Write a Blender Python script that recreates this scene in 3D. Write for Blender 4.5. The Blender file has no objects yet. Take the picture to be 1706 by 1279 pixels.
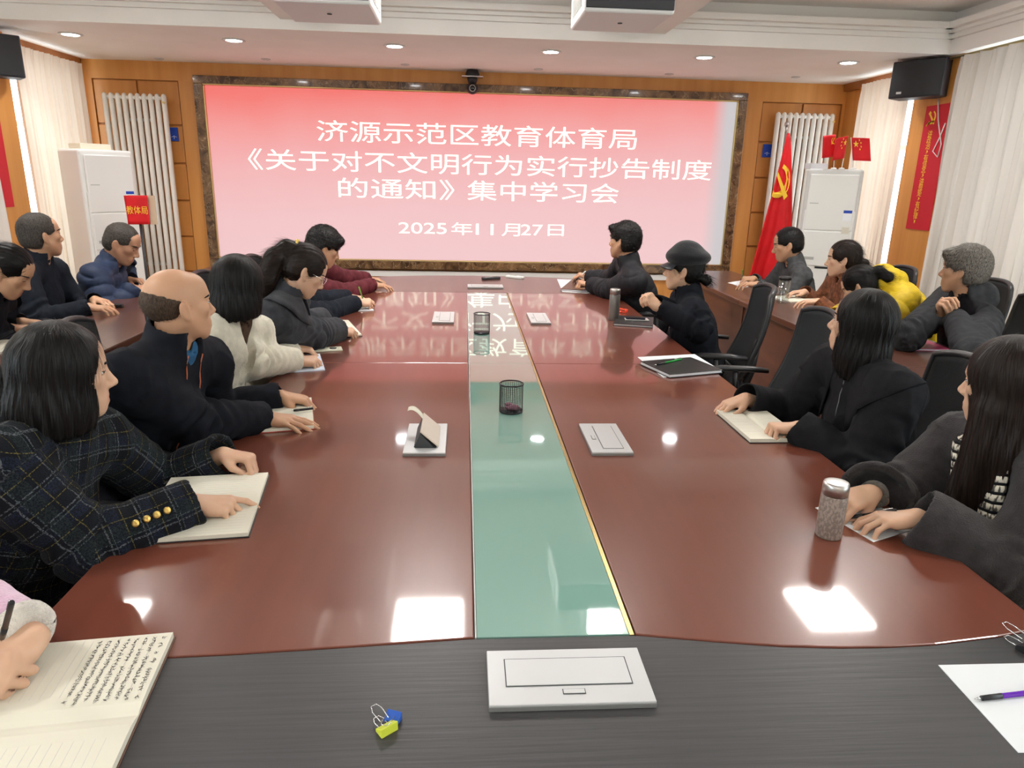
import bpy, math, random
import numpy as np
from mathutils import Vector, Matrix
random.seed(7); rng = np.random.default_rng(7)
scene = bpy.context.scene
COL = scene.collection
PI = math.pi

# ------------------------------------------------------------------ camera
CAM = np.array([0.0, 0.0, 1.614]); FPX = 1171.7
PIT, YAW, ROL = math.radians(16.211), math.radians(4.1014), math.radians(1.362)
_f = np.array([math.sin(YAW)*math.cos(PIT), math.cos(YAW)*math.cos(PIT), -math.sin(PIT)])
_r = np.array([math.cos(YAW), -math.sin(YAW), 0.0]); _u = np.cross(_r, _f)
_r, _u = math.cos(ROL)*_r+math.sin(ROL)*_u, -math.sin(ROL)*_r+math.cos(ROL)*_u
cd = bpy.data.cameras.new('camera'); cam = bpy.data.objects.new('camera', cd); COL.objects.link(cam)
cam.matrix_world = Matrix([[_r[0], _u[0], -_f[0], CAM[0]], [_r[1], _u[1], -_f[1], CAM[1]], [_r[2], _u[2], -_f[2], CAM[2]], [0, 0, 0, 1]])
cd.sensor_fit = 'HORIZONTAL'; cd.sensor_width = 36.0; cd.lens = 36.0*FPX/1706.0
cd.clip_start = 0.02; cd.clip_end = 200
scene.camera = cam

# ------------------------------------------------------------------ world and exposure
world = bpy.data.worlds.new('sky'); scene.world = world; world.use_nodes = True
bg = world.node_tree.nodes['Background']
bg.inputs['Color'].default_value = (0.86, 0.93, 1.0, 1); bg.inputs['Strength'].default_value = 5.0
vs = scene.view_settings
scene.cycles.max_bounces = 8; scene.cycles.diffuse_bounces = 4; scene.cycles.glossy_bounces = 4; scene.cycles.caustics_reflective = False; scene.cycles.caustics_refractive = False
vs.view_transform = 'Standard'; vs.look = 'None'; vs.exposure = 0.36; vs.gamma = 1.0; vs.use_curve_mapping = False

# ceiling light panels of the room (LED panels set into the coffer)
LIGHT_PANELS = [(-0.22, 4.0), (1.02, 4.05), (2.5, 4.05), (-2.3, 4.05), (-2.3, 1.4), (-0.9, -0.9), (1.4, -0.9), (2.6, 1.4), (0.15, -2.6)]
PANEL_POWER = 26.0
DOWNLIGHT_POWER = 22.0
SCREEN_GAIN = 1.0

# first room layout, scaled up about the camera (layout height 0.125 is the floor)
ROOM_SCALE = 1.2
def wz(z): return float(z) if z < 0 else max(0.0, ROOM_SCALE*z-0.15)
def scale_pt(p): return (ROOM_SCALE*p[0], ROOM_SCALE*p[1], wz(p[2]))

# ------------------------------------------------------------------ helpers
def ray(x, y): return _f+_r*((x-853.0)/FPX)-_u*((y-639.5)/FPX)
def tp(x, y, z=0.75):            # the point of height z seen at a photo pixel
    d = ray(x, y); return CAM+d*((z-CAM[2])/d[2])
def ty(x, y, Y):                 # the point at depth Y seen at a photo pixel
    d = ray(x, y); return CAM+d*(Y/d[1])
def tx(x, y, X):
    d = ray(x, y); return CAM+d*(X/d[0])

MATS = {}
def nn(nt, typ, **kw):
    n = nt.nodes.new(typ)
    for k, v in kw.items(): setattr(n, k, v)
    return n
def mat(name, col, rough=0.5, metal=0.0, spec=0.5, noise=0.0, nscale=(8, 8, 8), detail=4, bump=0.0, bscale=None, coat=0.0,
        coat_rough=0.05, emit=None, estr=0.0, col2=None, ramp=(0.35, 0.65), sss=0.0, trans=0.0, ior=1.45, alpha=1.0, sheen=0.0, distort=0.0, coord='Object'):
    m = bpy.data.materials.new(name); m.use_nodes = True; nt = m.node_tree; L = nt.links
    b = nt.nodes['Principled BSDF']
    b.inputs['Base Color'].default_value = (*col, 1); b.inputs['Roughness'].default_value = rough
    b.inputs['Metallic'].default_value = metal; b.inputs['Specular IOR Level'].default_value = spec
    b.inputs['Coat Weight'].default_value = coat; b.inputs['Coat Roughness'].default_value = coat_rough
    b.inputs['IOR'].default_value = ior; b.inputs['Transmission Weight'].default_value = trans; b.inputs['Alpha'].default_value = alpha
    b.inputs['Sheen Weight'].default_value = sheen
    if sss:
        b.inputs['Subsurface Weight'].default_value = sss; b.inputs['Subsurface Radius'].default_value = (0.012, 0.004, 0.002)
        b.inputs['Subsurface Scale'].default_value = 1.0
    if emit: b.inputs['Emission Color'].default_value = (*emit, 1); b.inputs['Emission Strength'].default_value = estr
    tc = nn(nt, 'ShaderNodeTexCoord'); mp = nn(nt, 'ShaderNodeMapping'); L.new(tc.outputs[coord], mp.inputs[0])
    mp.inputs['Scale'].default_value = nscale
    tx_ = nn(nt, 'ShaderNodeTexNoise'); tx_.inputs['Scale'].default_value = 1.0; tx_.inputs['Detail'].default_value = detail
    tx_.inputs['Distortion'].default_value = distort
    L.new(mp.outputs[0], tx_.inputs['Vector'])
    if col2 or noise:
        rp = nn(nt, 'ShaderNodeValToRGB'); rp.color_ramp.elements[0].position = ramp[0]; rp.color_ramp.elements[1].position = ramp[1]
        c2 = col2 if col2 else tuple(c*(1-noise) for c in col); c1 = col if col2 else tuple(min(1, c*(1+noise*0.5)) for c in col)
        rp.color_ramp.elements[0].color = (*c2, 1); rp.color_ramp.elements[1].color = (*c1, 1)
        L.new(tx_.outputs['Fac'], rp.inputs[0]); L.new(rp.outputs[0], b.inputs['Base Color'])
    if bump:
        t2 = tx_
        if bscale:
            mp2 = nn(nt, 'ShaderNodeMapping'); L.new(tc.outputs[coord], mp2.inputs[0]); mp2.inputs['Scale'].default_value = bscale
            t2 = nn(nt, 'ShaderNodeTexNoise'); t2.inputs['Scale'].default_value = 1; t2.inputs['Detail'].default_value = 3
            L.new(mp2.outputs[0], t2.inputs['Vector'])
        bp = nn(nt, 'ShaderNodeBump'); bp.inputs['Strength'].default_value = bump; bp.inputs['Distance'].default_value = 0.01
        L.new(t2.outputs['Fac'], bp.inputs['Height']); L.new(bp.outputs[0], b.inputs['Normal'])
    MATS[name] = m
    return m
def M(n): return MATS[n]

def tag(o, label=None, cat=None, group=None, kind=None):
    if label: o['label'] = label
    if cat: o['category'] = cat
    if group: o['group'] = group
    if kind: o['kind'] = kind
    return o
def empty(name, loc=(0, 0, 0), rz=0.0, label=None, cat=None, group=None):
    o = bpy.data.objects.new(name, None); COL.objects.link(o); o.location = loc; o.rotation_euler = (0, 0, rz)
    o.empty_display_size = 0.1
    return tag(o, label, cat, group)
def obj(name, me, parent=None, m=None):
    o = bpy.data.objects.new(name, me); COL.objects.link(o)
    if parent: o.parent = parent
    if m: me.materials.append(m if not isinstance(m, str) else M(m))
    return o

class MB:
    """collects shapes into one mesh"""
    def __init__(s): s.v = []; s.f = []; s.mi = []; s.sm = []
    def add(s, vs, fs, smooth=False, mi=0):
        o = len(s.v); s.v += [tuple(float(c) for c in p) for p in vs]; s.f += [tuple(i+o for i in f) for f in fs]
        s.mi += [mi]*len(fs); s.sm += [smooth]*len(fs); return s
    def box(s, c, d, rz=0.0, mi=0, R=None):
        x, y, z = d[0]/2, d[1]/2, d[2]/2
        P = np.array([(-x, -y, -z), (x, -y, -z), (x, y, -z), (-x, y, -z), (-x, -y, z), (x, -y, z), (x, y, z), (-x, y, z)])
        if R is None: R = np.array([[math.cos(rz), -math.sin(rz), 0], [math.sin(rz), math.cos(rz), 0], [0, 0, 1]])
        P = P@R.T+np.array(c)
        return s.add(P, [(0, 3, 2, 1), (4, 5, 6, 7), (0, 1, 5, 4), (1, 2, 6, 5), (2, 3, 7, 6), (3, 0, 4, 7)], mi=mi)
    def prism(s, poly, z0, z1, mi=0):
        n = len(poly); P = [(x, y, z0) for x, y in poly]+[(x, y, z1) for x, y in poly]
        F = [tuple(range(n-1, -1, -1)), tuple(range(n, 2*n))]+[(i, (i+1) % n, n+(i+1) % n, n+i) for i in range(n)]
        return s.add(P, F, mi=mi)
    def tube(s, pts, r, n=8, cap=True, mi=0, smooth=True, flat=1.0):
        pts = [np.array(p, float) for p in pts]; rs = r if hasattr(r, '__len__') else [r]*len(pts)
        V_ = []; up = None
        for i, p in enumerate(pts):
            t = pts[min(i+1, len(pts)-1)]-pts[max(i-1, 0)]; t = t/(np.linalg.norm(t)+1e-9)
            if up is None:
                up = np.array([0, 0, 1.0]) if abs(t[2]) < 0.9 else np.array([1.0, 0, 0])
            a = np.cross(t, up); a /= np.linalg.norm(a)+1e-9; b = np.cross(a, t); up = b
            V_ += [p+rs[i]*(math.cos(2*PI*k/n)*a+flat*math.sin(2*PI*k/n)*b) for k in range(n)]
        F = [(i*n+k, i*n+(k+1) % n, (i+1)*n+(k+1) % n, (i+1)*n+k) for i in range(len(pts)-1) for k in range(n)]
        s.add(V_, F, smooth, mi)
        if cap:
            o = len(s.v)-len(V_)
            s.f += [tuple(o+k for k in range(n-1, -1, -1)), tuple(o+(len(pts)-1)*n+k for k in range(n))]; s.mi += [mi]*2; s.sm += [False]*2
        return s
    def lathe(s, prof, c=(0, 0, 0), n=24, mi=0, smooth=True, R=None, cap=True):
        V_ = []
        for r, z in prof: V_ += [(r*math.cos(2*PI*k/n), r*math.sin(2*PI*k/n), z) for k in range(n)]
        V_ = np.array(V_)
        if R is not None: V_ = V_@np.array(R).T
        V_ = V_+np.array(c)
        F = [(i*n+k, i*n+(k+1) % n, (i+1)*n+(k+1) % n, (i+1)*n+k) for i in range(len(prof)-1) for k in range(n)]
        s.add(V_, F, smooth, mi); o = len(s.v)-len(V_)
        if not cap: return s
        if prof[0][0] > 1e-6: s.f.append(tuple(o+k for k in range(n-1, -1, -1))); s.mi.append(mi); s.sm.append(False)
        if prof[-1][0] > 1e-6: s.f.append(tuple(o+(len(prof)-1)*n+k for k in range(n))); s.mi.append(mi); s.sm.append(False)
        return s
    def sphere(s, c, r, n=12, m=8, mi=0, R=None):
        r = np.array(r if hasattr(r, '__len__') else (r, r, r), float); V_ = []
        for i in range(m+1):
            a = PI*i/m
            V_ += [(math.sin(a)*math.cos(2*PI*k/n), math.sin(a)*math.sin(2*PI*k/n), -math.cos(a)) for k in range(n)]
        V_ = np.array(V_)*r
        if R is not None: V_ = V_@np.array(R).T
        return s.add(V_+np.array(c), [(i*n+k, i*n+(k+1) % n, (i+1)*n+(k+1) % n, (i+1)*n+k) for i in range(m) for k in range(n)], True, mi)
    def grid(s, fn, nu, nv, mi=0, smooth=True, closed_u=False):
        V_ = [fn(i/nu, j/nv) for i in range(nu+1) for j in range(nv+1)]
        return s.add(V_, [(i*(nv+1)+j, (i+1)*(nv+1)+j, (i+1)*(nv+1)+j+1, i*(nv+1)+j+1) for i in range(nu) for j in range(nv)], smooth, mi)
    def mesh(s, name):
        me = bpy.data.meshes.new(name); me.from_pydata(s.v, [], s.f)
        me.polygons.foreach_set('material_index', s.mi); me.polygons.foreach_set('use_smooth', s.sm); me.update()
        return me
    def build(s, name, m=None, parent=None, bevel=0.0, seg=2, solid=0.0, loc=None):
        o = obj(name, s.mesh(name), parent)
        for mm in (m if isinstance(m, (list, tuple)) else [m]):
            if mm: o.data.materials.append(M(mm) if isinstance(mm, str) else mm)
        if solid:
            md = o.modifiers.new('solid', 'SOLIDIFY'); md.thickness = solid; md.offset = 0
        if bevel:
            md = o.modifiers.new('bevel', 'BEVEL'); md.width = bevel; md.segments = seg; md.limit_method = 'ANGLE'; md.angle_limit = math.radians(40)
        if loc is not None: o.location = loc
        return o
def box_obj(name, c, d, m, parent=None, bevel=0.0, rz=0.0):
    return MB().box((0, 0, 0), d).build(name, m, parent, bevel, loc=c) if not rz else _rot(MB().box((0, 0, 0), d).build(name, m, parent, bevel, loc=c), rz)
def _rot(o, rz): o.rotation_euler = (0, 0, rz); return o
def copy_tree(o, parent=None):
    c = o.copy(); COL.objects.link(c); c.parent = parent
    for ch in list(o.children): copy_tree(ch, c)
    return c
def text_mesh(name, s, size, m, parent=None, align='LEFT', extrude=0.0, sx=1.0, spacing=1.0):
    cu = bpy.data.curves.new(name, 'FONT'); cu.body = s; cu.size = size; cu.align_x = align; cu.extrude = extrude; cu.space_character = spacing
    t = bpy.data.objects.new(name, cu); COL.objects.link(t)
    dg = bpy.context.evaluated_depsgraph_get(); dg.update()
    me = bpy.data.meshes.new_from_object(t.evaluated_get(dg)); me.name = name
    bpy.data.objects.remove(t); bpy.data.curves.remove(cu)
    if len(me.vertices):
        n = len(me.vertices); co = np.empty(n*3, np.float32); me.vertices.foreach_get('co', co); co = co.reshape(-1, 3)
        co[:, 0] *= sx; me.vertices.foreach_set('co', co.ravel()); me.update()
    me.materials.clear()
    return obj(name, me, parent, m)
def bounds(o):
    n = len(o.data.vertices); co = np.empty(n*3, np.float32); o.data.vertices.foreach_get('co', co); co = co.reshape(-1, 3)
    return co.min(0), co.max(0)
def fit_text(o, x0, x1, z0, z1, y):
    """text mesh (drawn in its xy plane) stood up in the xz plane so that its box fills x0..x1, z0..z1"""
    n = len(o.data.vertices); co = np.empty(n*3, np.float32); o.data.vertices.foreach_get('co', co); co = co.reshape(-1, 3)
    lo, hi = co.min(0), co.max(0); q = np.empty_like(co)
    q[:, 0] = x0+(co[:, 0]-lo[0])/(hi[0]-lo[0])*(x1-x0); q[:, 2] = z0+(co[:, 1]-lo[1])/(hi[1]-lo[1])*(z1-z0); q[:, 1] = y-co[:, 2]
    o.data.vertices.foreach_set('co', q.ravel()); o.data.update()
# ------------------------------------------------------------------ materials
mat('wood_wall', (0.68, 0.31, 0.08), 0.42, col2=(0.58, 0.24, 0.052), nscale=(9, 9, 0.6), detail=6, ramp=(0.3, 0.7), coat=0.15, coat_rough=0.25)
mat('wood_panel', (0.60, 0.255, 0.06), 0.42, col2=(0.51, 0.195, 0.04), nscale=(11, 11, 0.7), detail=6, ramp=(0.3, 0.7), coat=0.15, coat_rough=0.25)
mat('wood_trim', (0.38, 0.13, 0.028), 0.38, noise=0.25, nscale=(3, 3, 3))
mat('ceiling_paint', (0.90, 0.87, 0.83), 0.75, noise=0.03, nscale=(2, 2, 2))
mat('cornice_paint', (0.86, 0.84, 0.80), 0.7)
mat('wall_paint', (0.78, 0.72, 0.62), 0.8, noise=0.03, nscale=(2, 2, 2))
mat('floor_tile', (0.30, 0.24, 0.19), 0.3, noise=0.15, nscale=(1.5, 1.5, 1.5))
mat('white_plastic', (0.80, 0.80, 0.77), 0.35)
mat('white_enamel', (0.82, 0.80, 0.74), 0.3)
mat('cream_box', (0.80, 0.74, 0.58), 0.6)
mat('grey_plastic', (0.42, 0.43, 0.41), 0.4)
mat('light_grey_plastic', (0.60, 0.60, 0.58), 0.4)
mat('dark_plastic', (0.035, 0.035, 0.04), 0.45)
mat('black_plastic', (0.012, 0.012, 0.014), 0.4)
mat('speaker_black', (0.03, 0.028, 0.034), 0.55)
mat('projector_white', (0.72, 0.70, 0.68), 0.4)
mat('metal', (0.62, 0.62, 0.62), 0.25, 1.0)
mat('brushed_metal', (0.50, 0.48, 0.46), 0.35, 1.0, bump=0.1, bscale=(8, 8, 300))
mat('brass', (0.60, 0.46, 0.20), 0.3, 1.0)
mat('gold', (0.72, 0.52, 0.16), 0.32, 1.0)
mat('chair_fabric', (0.012, 0.014, 0.016), 0.7, bump=0.3, nscale=(400, 400, 400), spec=0.35)
mat('chair_frame', (0.02, 0.02, 0.022), 0.38)
mat('red_cloth', (0.70, 0.008, 0.014), 0.65, noise=0.12, nscale=(5, 5, 5))
mat('banner_red', (0.58, 0.015, 0.03), 0.6)
mat('yellow_print', (0.95, 0.62, 0.05), 0.6)
mat('blue_sign', (0.01, 0.06, 0.42), 0.4)
mat('white_print', (0.85, 0.87, 0.9), 0.6)
mat('beige_card', (0.62, 0.47, 0.33), 0.7)
mat('paper', (0.66, 0.68, 0.70), 0.75, spec=0.2)
mat('cream_paper', (0.66, 0.63, 0.53), 0.75, spec=0.2)
mat('ink', (0.03, 0.03, 0.035), 0.7)
mat('rule_line', (0.55, 0.55, 0.53), 0.8)
mat('book_black', (0.015, 0.014, 0.014), 0.42, bump=0.1, nscale=(200, 200, 200))
mat('book_red', (0.35, 0.035, 0.02), 0.4)
mat('book_brown', (0.10, 0.045, 0.025), 0.4)
mat('book_pink', (0.72, 0.09, 0.22), 0.4)
mat('socket_silver', (0.52, 0.525, 0.53), 0.38, 0.25)
mat('socket_edge', (0.22, 0.22, 0.22), 0.4, 0.3)
mat('socket_dark', (0.045, 0.05, 0.055), 0.45)
mat('pen_green', (0.02, 0.28, 0.05), 0.25); mat('pen_lime', (0.16, 0.50, 0.04), 0.3); mat('pen_purple', (0.13, 0.02, 0.42), 0.25)
mat('clip_yellow', (0.62, 0.68, 0.06), 0.4); mat('clip_blue', (0.02, 0.09, 0.42), 0.35)
mat('earphone_red', (0.75, 0.07, 0.025), 0.4)
mat('mesh_metal', (0.03, 0.03, 0.034), 0.35, 0.6)
mat('rubber_pink', (0.22, 0.10, 0.14), 0.6)
mat('thermos_grey', (0.22, 0.21, 0.20), 0.38, 0.5)
mat('thermos_taupe', (0.26, 0.205, 0.175), 0.55, noise=0.28, nscale=(170, 170, 110), detail=2, ramp=(0.45, 0.58))
mat('clear_glass', (0.95, 0.97, 0.96), 0.02, trans=1.0, ior=1.3)
mat('water_tea', (0.80, 0.80, 0.70), 0.05, trans=1.0, ior=1.33)
mat('lens_glass', (0.02, 0.02, 0.03), 0.05, coat=1.0)
mat('window_glass', (1, 1, 1), 0.0, trans=1.0, ior=1.01)
mat('frame_white', (0.75, 0.74, 0.70), 0.4)
mat('downlight_lens', (1, 1, 1), 0.5, emit=(0.93, 0.97, 1.0), estr=60.0)
mat('panel_lens', (1, 1, 1), 0.5, emit=(1.0, 0.97, 0.93), estr=54.0)

# lacquered table wood: grain along the table, satin lacquer
mat('table_wood', (0.150, 0.043, 0.026), 0.30, col2=(0.134, 0.037, 0.022), nscale=(22, 1.1, 5), detail=7, ramp=(0.3, 0.7), spec=0.36, coat=0.78, coat_rough=0.052)
mat('table_side', (0.16, 0.055, 0.026), 0.34, col2=(0.10, 0.030, 0.015), nscale=(2, 2, 12), detail=6, ramp=(0.3, 0.7))
mat('outer_wood', (0.105, 0.040, 0.026), 0.30, col2=(0.062, 0.021, 0.014), nscale=(14, 1.4, 5), detail=7, ramp=(0.25, 0.75), coat=0.3, coat_rough=0.12)
mat('cap_wood', (0.054, 0.052, 0.054), 0.42, col2=(0.041, 0.040, 0.042), nscale=(4, 110, 20), detail=6, ramp=(0.3, 0.7), bump=0.08, spec=0.4)
mat('glass_strip', (0.20, 0.36, 0.31), 0.03, spec=0.6, coat=1.0, coat_rough=0.01, ior=1.5)
mat('glass_edge', (0.34, 0.52, 0.46), 0.1)

# marble
def marble():
    m = mat('marble', (0.15, 0.075, 0.035), 0.22, coat=0.3)
    nt = m.node_tree; L = nt.links; b = nt.nodes['Principled BSDF']
    tc = nn(nt, 'ShaderNodeTexCoord'); n1 = nn(nt, 'ShaderNodeTexNoise'); n1.inputs['Scale'].default_value = 5; n1.inputs['Detail'].default_value = 8; n1.inputs['Distortion'].default_value = 1.5
    L.new(tc.outputs['Object'], n1.inputs['Vector'])
    r1 = nn(nt, 'ShaderNodeValToRGB'); r1.color_ramp.elements[0].position = 0.35; r1.color_ramp.elements[1].position = 0.68
    r1.color_ramp.elements[0].color = (0.055, 0.026, 0.012, 1); r1.color_ramp.elements[1].color = (0.27, 0.155, 0.07, 1)
    L.new(n1.outputs['Fac'], r1.inputs[0])
    vo = nn(nt, 'ShaderNodeTexVoronoi'); vo.feature = 'DISTANCE_TO_EDGE'; vo.inputs['Scale'].default_value = 4.5
    mx = nn(nt, 'ShaderNodeVectorMath'); mx.operation = 'ADD'; sc = nn(nt, 'ShaderNodeVectorMath'); sc.operation = 'SCALE'; sc.inputs['Scale'].default_value = 0.5
    L.new(n1.outputs['Color'], sc.inputs[0]); L.new(tc.outputs['Object'], mx.inputs[0]); L.new(sc.outputs[0], mx.inputs[1]); L.new(mx.outputs[0], vo.inputs['Vector'])
    r2 = nn(nt, 'ShaderNodeValToRGB'); r2.color_ramp.elements[0].color = (1, 1, 1, 1); r2.color_ramp.elements[1].color = (0, 0, 0, 1); r2.color_ramp.elements[1].position = 0.02
    L.new(vo.outputs['Distance'], r2.inputs[0])
    mixn = nn(nt, 'ShaderNodeMixRGB'); mixn.inputs['Color2'].default_value = (0.42, 0.30, 0.17, 1)
    L.new(r2.outputs[0], mixn.inputs['Fac']); L.new(r1.outputs[0], mixn.inputs['Color1']); L.new(mixn.outputs[0], b.inputs['Base Color'])
marble()

# projected slide: coral red towards the upper left fading to pale pink (the picture on the screen itself)
def slide():
    m = bpy.data.materials.new('slide'); MATS['slide'] = m; m.use_nodes = True; nt = m.node_tree; L = nt.links
    b = nt.nodes['Principled BSDF']; b.inputs['Base Color'].default_value = (0.10, 0.08, 0.08, 1); b.inputs['Roughness'].default_value = 0.8
    tc = nn(nt, 'ShaderNodeTexCoord'); sp = nn(nt, 'ShaderNodeSeparateXYZ'); L.new(tc.outputs['Generated'], sp.inputs[0])
    r = nn(nt, 'ShaderNodeValToRGB'); e = r.color_ramp.elements
    e[0].position = 0.0; e[0].color = (0.90, 0.585, 0.60, 1); e[1].position = 1.0; e[1].color = (0.95, 0.185, 0.165, 1)
    for p, c in ((0.30, (0.90, 0.545, 0.56, 1)), (0.58, (0.92, 0.46, 0.47, 1)), (0.80, (0.94, 0.335, 0.325, 1))):
        x = e.new(p); x.color = c
    # left side a little redder at the top: tilt the ramp with x
    ad = nn(nt, 'ShaderNodeMath', operation='MULTIPLY_ADD'); ad.inputs[1].default_value = -0.16; 
    L.new(sp.outputs['X'], ad.inputs[0]); L.new(sp.outputs['Z'], ad.inputs[2])
    nz = nn(nt, 'ShaderNodeTexNoise'); nz.inputs['Scale'].default_value = 2.0; nz.inputs['Detail'].default_value = 1
    L.new(tc.outputs['Object'], nz.inputs['Vector'])
    a2 = nn(nt, 'ShaderNodeMath', operation='MULTIPLY_ADD'); a2.inputs[1].default_value = 0.10; L.new(nz.outputs['Fac'], a2.inputs[0]); L.new(ad.outputs[0], a2.inputs[2])
    L.new(a2.outputs[0], r.inputs[0])
    # the slide fades to light grey along the right edge
    mr = nn(nt, 'ShaderNodeMapRange'); mr.inputs['From Min'].default_value = 0.955; mr.inputs['From Max'].default_value = 0.985
    L.new(sp.outputs['X'], mr.inputs['Value'])
    mx = nn(nt, 'ShaderNodeMixRGB'); mx.inputs['Color2'].default_value = (0.62, 0.60, 0.62, 1); L.new(mr.outputs[0], mx.inputs['Fac']); L.new(r.outputs[0], mx.inputs['Color1'])
    L.new(mx.outputs[0], b.inputs['Emission Color']); b.inputs['Emission Strength'].default_value = 0.70*SCREEN_GAIN
slide()
mat('slide_text', (0.9, 0.9, 0.8), 0.8, emit=(1.0, 0.98, 0.80), estr=0.80*SCREEN_GAIN)

# sheer curtains: daylight comes through the cloth
def curtain_mat(name, col, tr):
    m = bpy.data.materials.new(name); MATS[name] = m; m.use_nodes = True; nt = m.node_tree; L = nt.links
    nt.nodes.remove(nt.nodes['Principled BSDF']); out = nt.nodes['Material Output']
    d = nn(nt, 'ShaderNodeBsdfDiffuse'); d.inputs['Color'].default_value = (*col, 1)
    t = nn(nt, 'ShaderNodeBsdfTranslucent'); t.inputs['Color'].default_value = (*[min(1, c*1.02) for c in col], 1)
    x = nn(nt, 'ShaderNodeMixShader'); x.inputs[0].default_value = tr
    L.new(d.outputs[0], x.inputs[1]); L.new(t.outputs[0], x.inputs[2]); L.new(x.outputs[0], out.inputs['Surface'])
curtain_mat('curtain_white', (0.62, 0.57, 0.52), 0.12)
curtain_mat('curtain_cream', (0.78, 0.66, 0.55), 0.20)
# ------------------------------------------------------------------ the room
XL, XR, YB, YF, ZS, ZC = -3.92, 4.17, 8.0, -3.6, 2.544, 2.86
def struct(name, o): o.name = name; o['kind'] = 'structure'; return o
def sbox(name, lo, hi, m, parent=None, bevel=0.0):
    lo, hi = np.array(scale_pt(lo)), np.array(scale_pt(hi))
    o = box_obj(name, tuple((lo+hi)/2), tuple(hi-lo), m, parent, bevel)
    if parent is None: o['kind'] = 'structure'
    else: o.location = tuple(np.array(o.location)-np.array(parent.location))
    return o
def pane_mat(name='pane', gl=0.06):
    m = bpy.data.materials.new(name); MATS[name] = m; m.use_nodes = True; nt = m.node_tree; L = nt.links
    nt.nodes.remove(nt.nodes['Principled BSDF']); out = nt.nodes['Material Output']
    a = nn(nt, 'ShaderNodeBsdfTransparent'); a.inputs[0].default_value = (0.93, 0.96, 0.95, 1); g = nn(nt, 'ShaderNodeBsdfGlossy'); g.inputs['Roughness'].default_value = 0.02
    x = nn(nt, 'ShaderNodeMixShader'); x.inputs[0].default_value = gl
    L.new(a.outputs[0], x.inputs[1]); L.new(g.outputs[0], x.inputs[2]); L.new(x.outputs[0], out.inputs['Surface'])
pane_mat(); pane_mat('tumbler_glass', 0.16)
sbox('floor', (XL-0.3, YF-0.2, -0.1), (XR+0.3, YB+0.3, 0.0), 'floor_tile')
sbox('ceiling', (XL-0.3, YF-0.2, ZC), (XR+0.3, YB+0.3, ZC+0.1), 'ceiling_paint')
wb = sbox('wall_back', (XL-0.3, YB+0.06, 0), (XR+0.3, YB+0.25, ZC), 'wood_panel')
sbox('wall_rear', (XL-0.3, YF-0.2, 0), (XR+0.3, YF, ZC), 'wall_paint')
# soffit above the screen and along the sides, with a stepped cornice
sbox('ceiling_soffit_back', (XL-0.2, 6.1, ZS), (XR+0.2, YB+0.2, ZC), 'ceiling_paint')
sbox('ceiling_soffit_right', (XR-0.17, YF, ZS), (XR+0.2, 6.1, ZC), 'ceiling_paint')
sbox('ceiling_soffit_left', (XL-0.2, YF, ZS), (XL+0.17, 6.1, ZC), 'ceiling_paint')
k = 1
for (d, z0, z1) in ((0.035, 2.655, 2.69), (0.075, 2.69, 2.715), (0.13, 2.715, 2.76)):
    sbox('trim_%d' % k, (XL+0.17, 6.1-d, z0), (XR-0.17, 6.1, z1), 'cornice_paint'); k += 1
    sbox('trim_%d' % k, (XR-0.17-d, YF, z0), (XR-0.17, 6.1, z1), 'cornice_paint'); k += 1
    sbox('trim_%d' % k, (XL+0.17, YF, z0), (XL+0.17+d, 6.1, z1), 'cornice_paint'); k += 1
# two long beams over the table that carry the projectors
sbox('ceiling_beam_right', (1.02, YF, 2.615), (1.60, 6.1, ZC), 'ceiling_paint')
sbox('ceiling_beam_left', (-1.42, YF, 2.615), (-0.86, 6.1, ZC), 'ceiling_paint')
# wooden mouldings where soffit meets walls
sbox('trim_wood_left', (XL, 6.1, ZS-0.075), (XL+0.05, YB, ZS), 'wood_trim'); sbox('trim_wood_right', (XR-0.05, 6.1, ZS-0.075), (XR, YB, ZS), 'wood_trim')
# back wall: wooden panels between stiles and rails, either side of the screen
def panelling(x0, x1, cols, rows):
    zt = ZS
    sbox('rail', (x0, YB+0.02, rows[0]), (x1, YB+0.062, zt), 'wood_wall', wb)
    sbox('stile', (x0, YB+0.02, 0), (cols[0], YB+0.062, rows[0]), 'wood_wall', wb); sbox('stile', (cols[-1], YB+0.02, 0), (x1, YB+0.062, rows[0]), 'wood_wall', wb)
    for c0, c1 in zip(cols[:-1], cols[1:]):
        for r1, r0 in zip(rows[:-1], rows[1:]):
            sbox('wood_panel', (c0+0.009, YB+0.030, r0+0.009), (c1-0.009, YB+0.062, r1-0.009), 'wood_panel', wb, 0.006)
panelling(XL, -2.76, (-3.80, -3.36, -2.94), (2.365, 1.93, 1.55, 1.17, 0.79, 0.41, 0.05))
panelling(3.06, XR, (3.24, 3.70, 4.14), (2.345, 1.93, 1.55, 1.17, 0.79, 0.41, 0.05))
sbox('rail', (-2.76, YB+0.015, 2.41), (3.06, YB+0.062, ZS), 'wood_wall', wb)
sbox('rail', (-2.76, YB+0.015, 0.0), (3.06, YB+0.062, 0.40), 'wood_wall', wb)
sbox('baseboard_back', (-2.7, YB-0.02, 0.395), (3.0, YB+0.06, 0.455), 'white_plastic')
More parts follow.
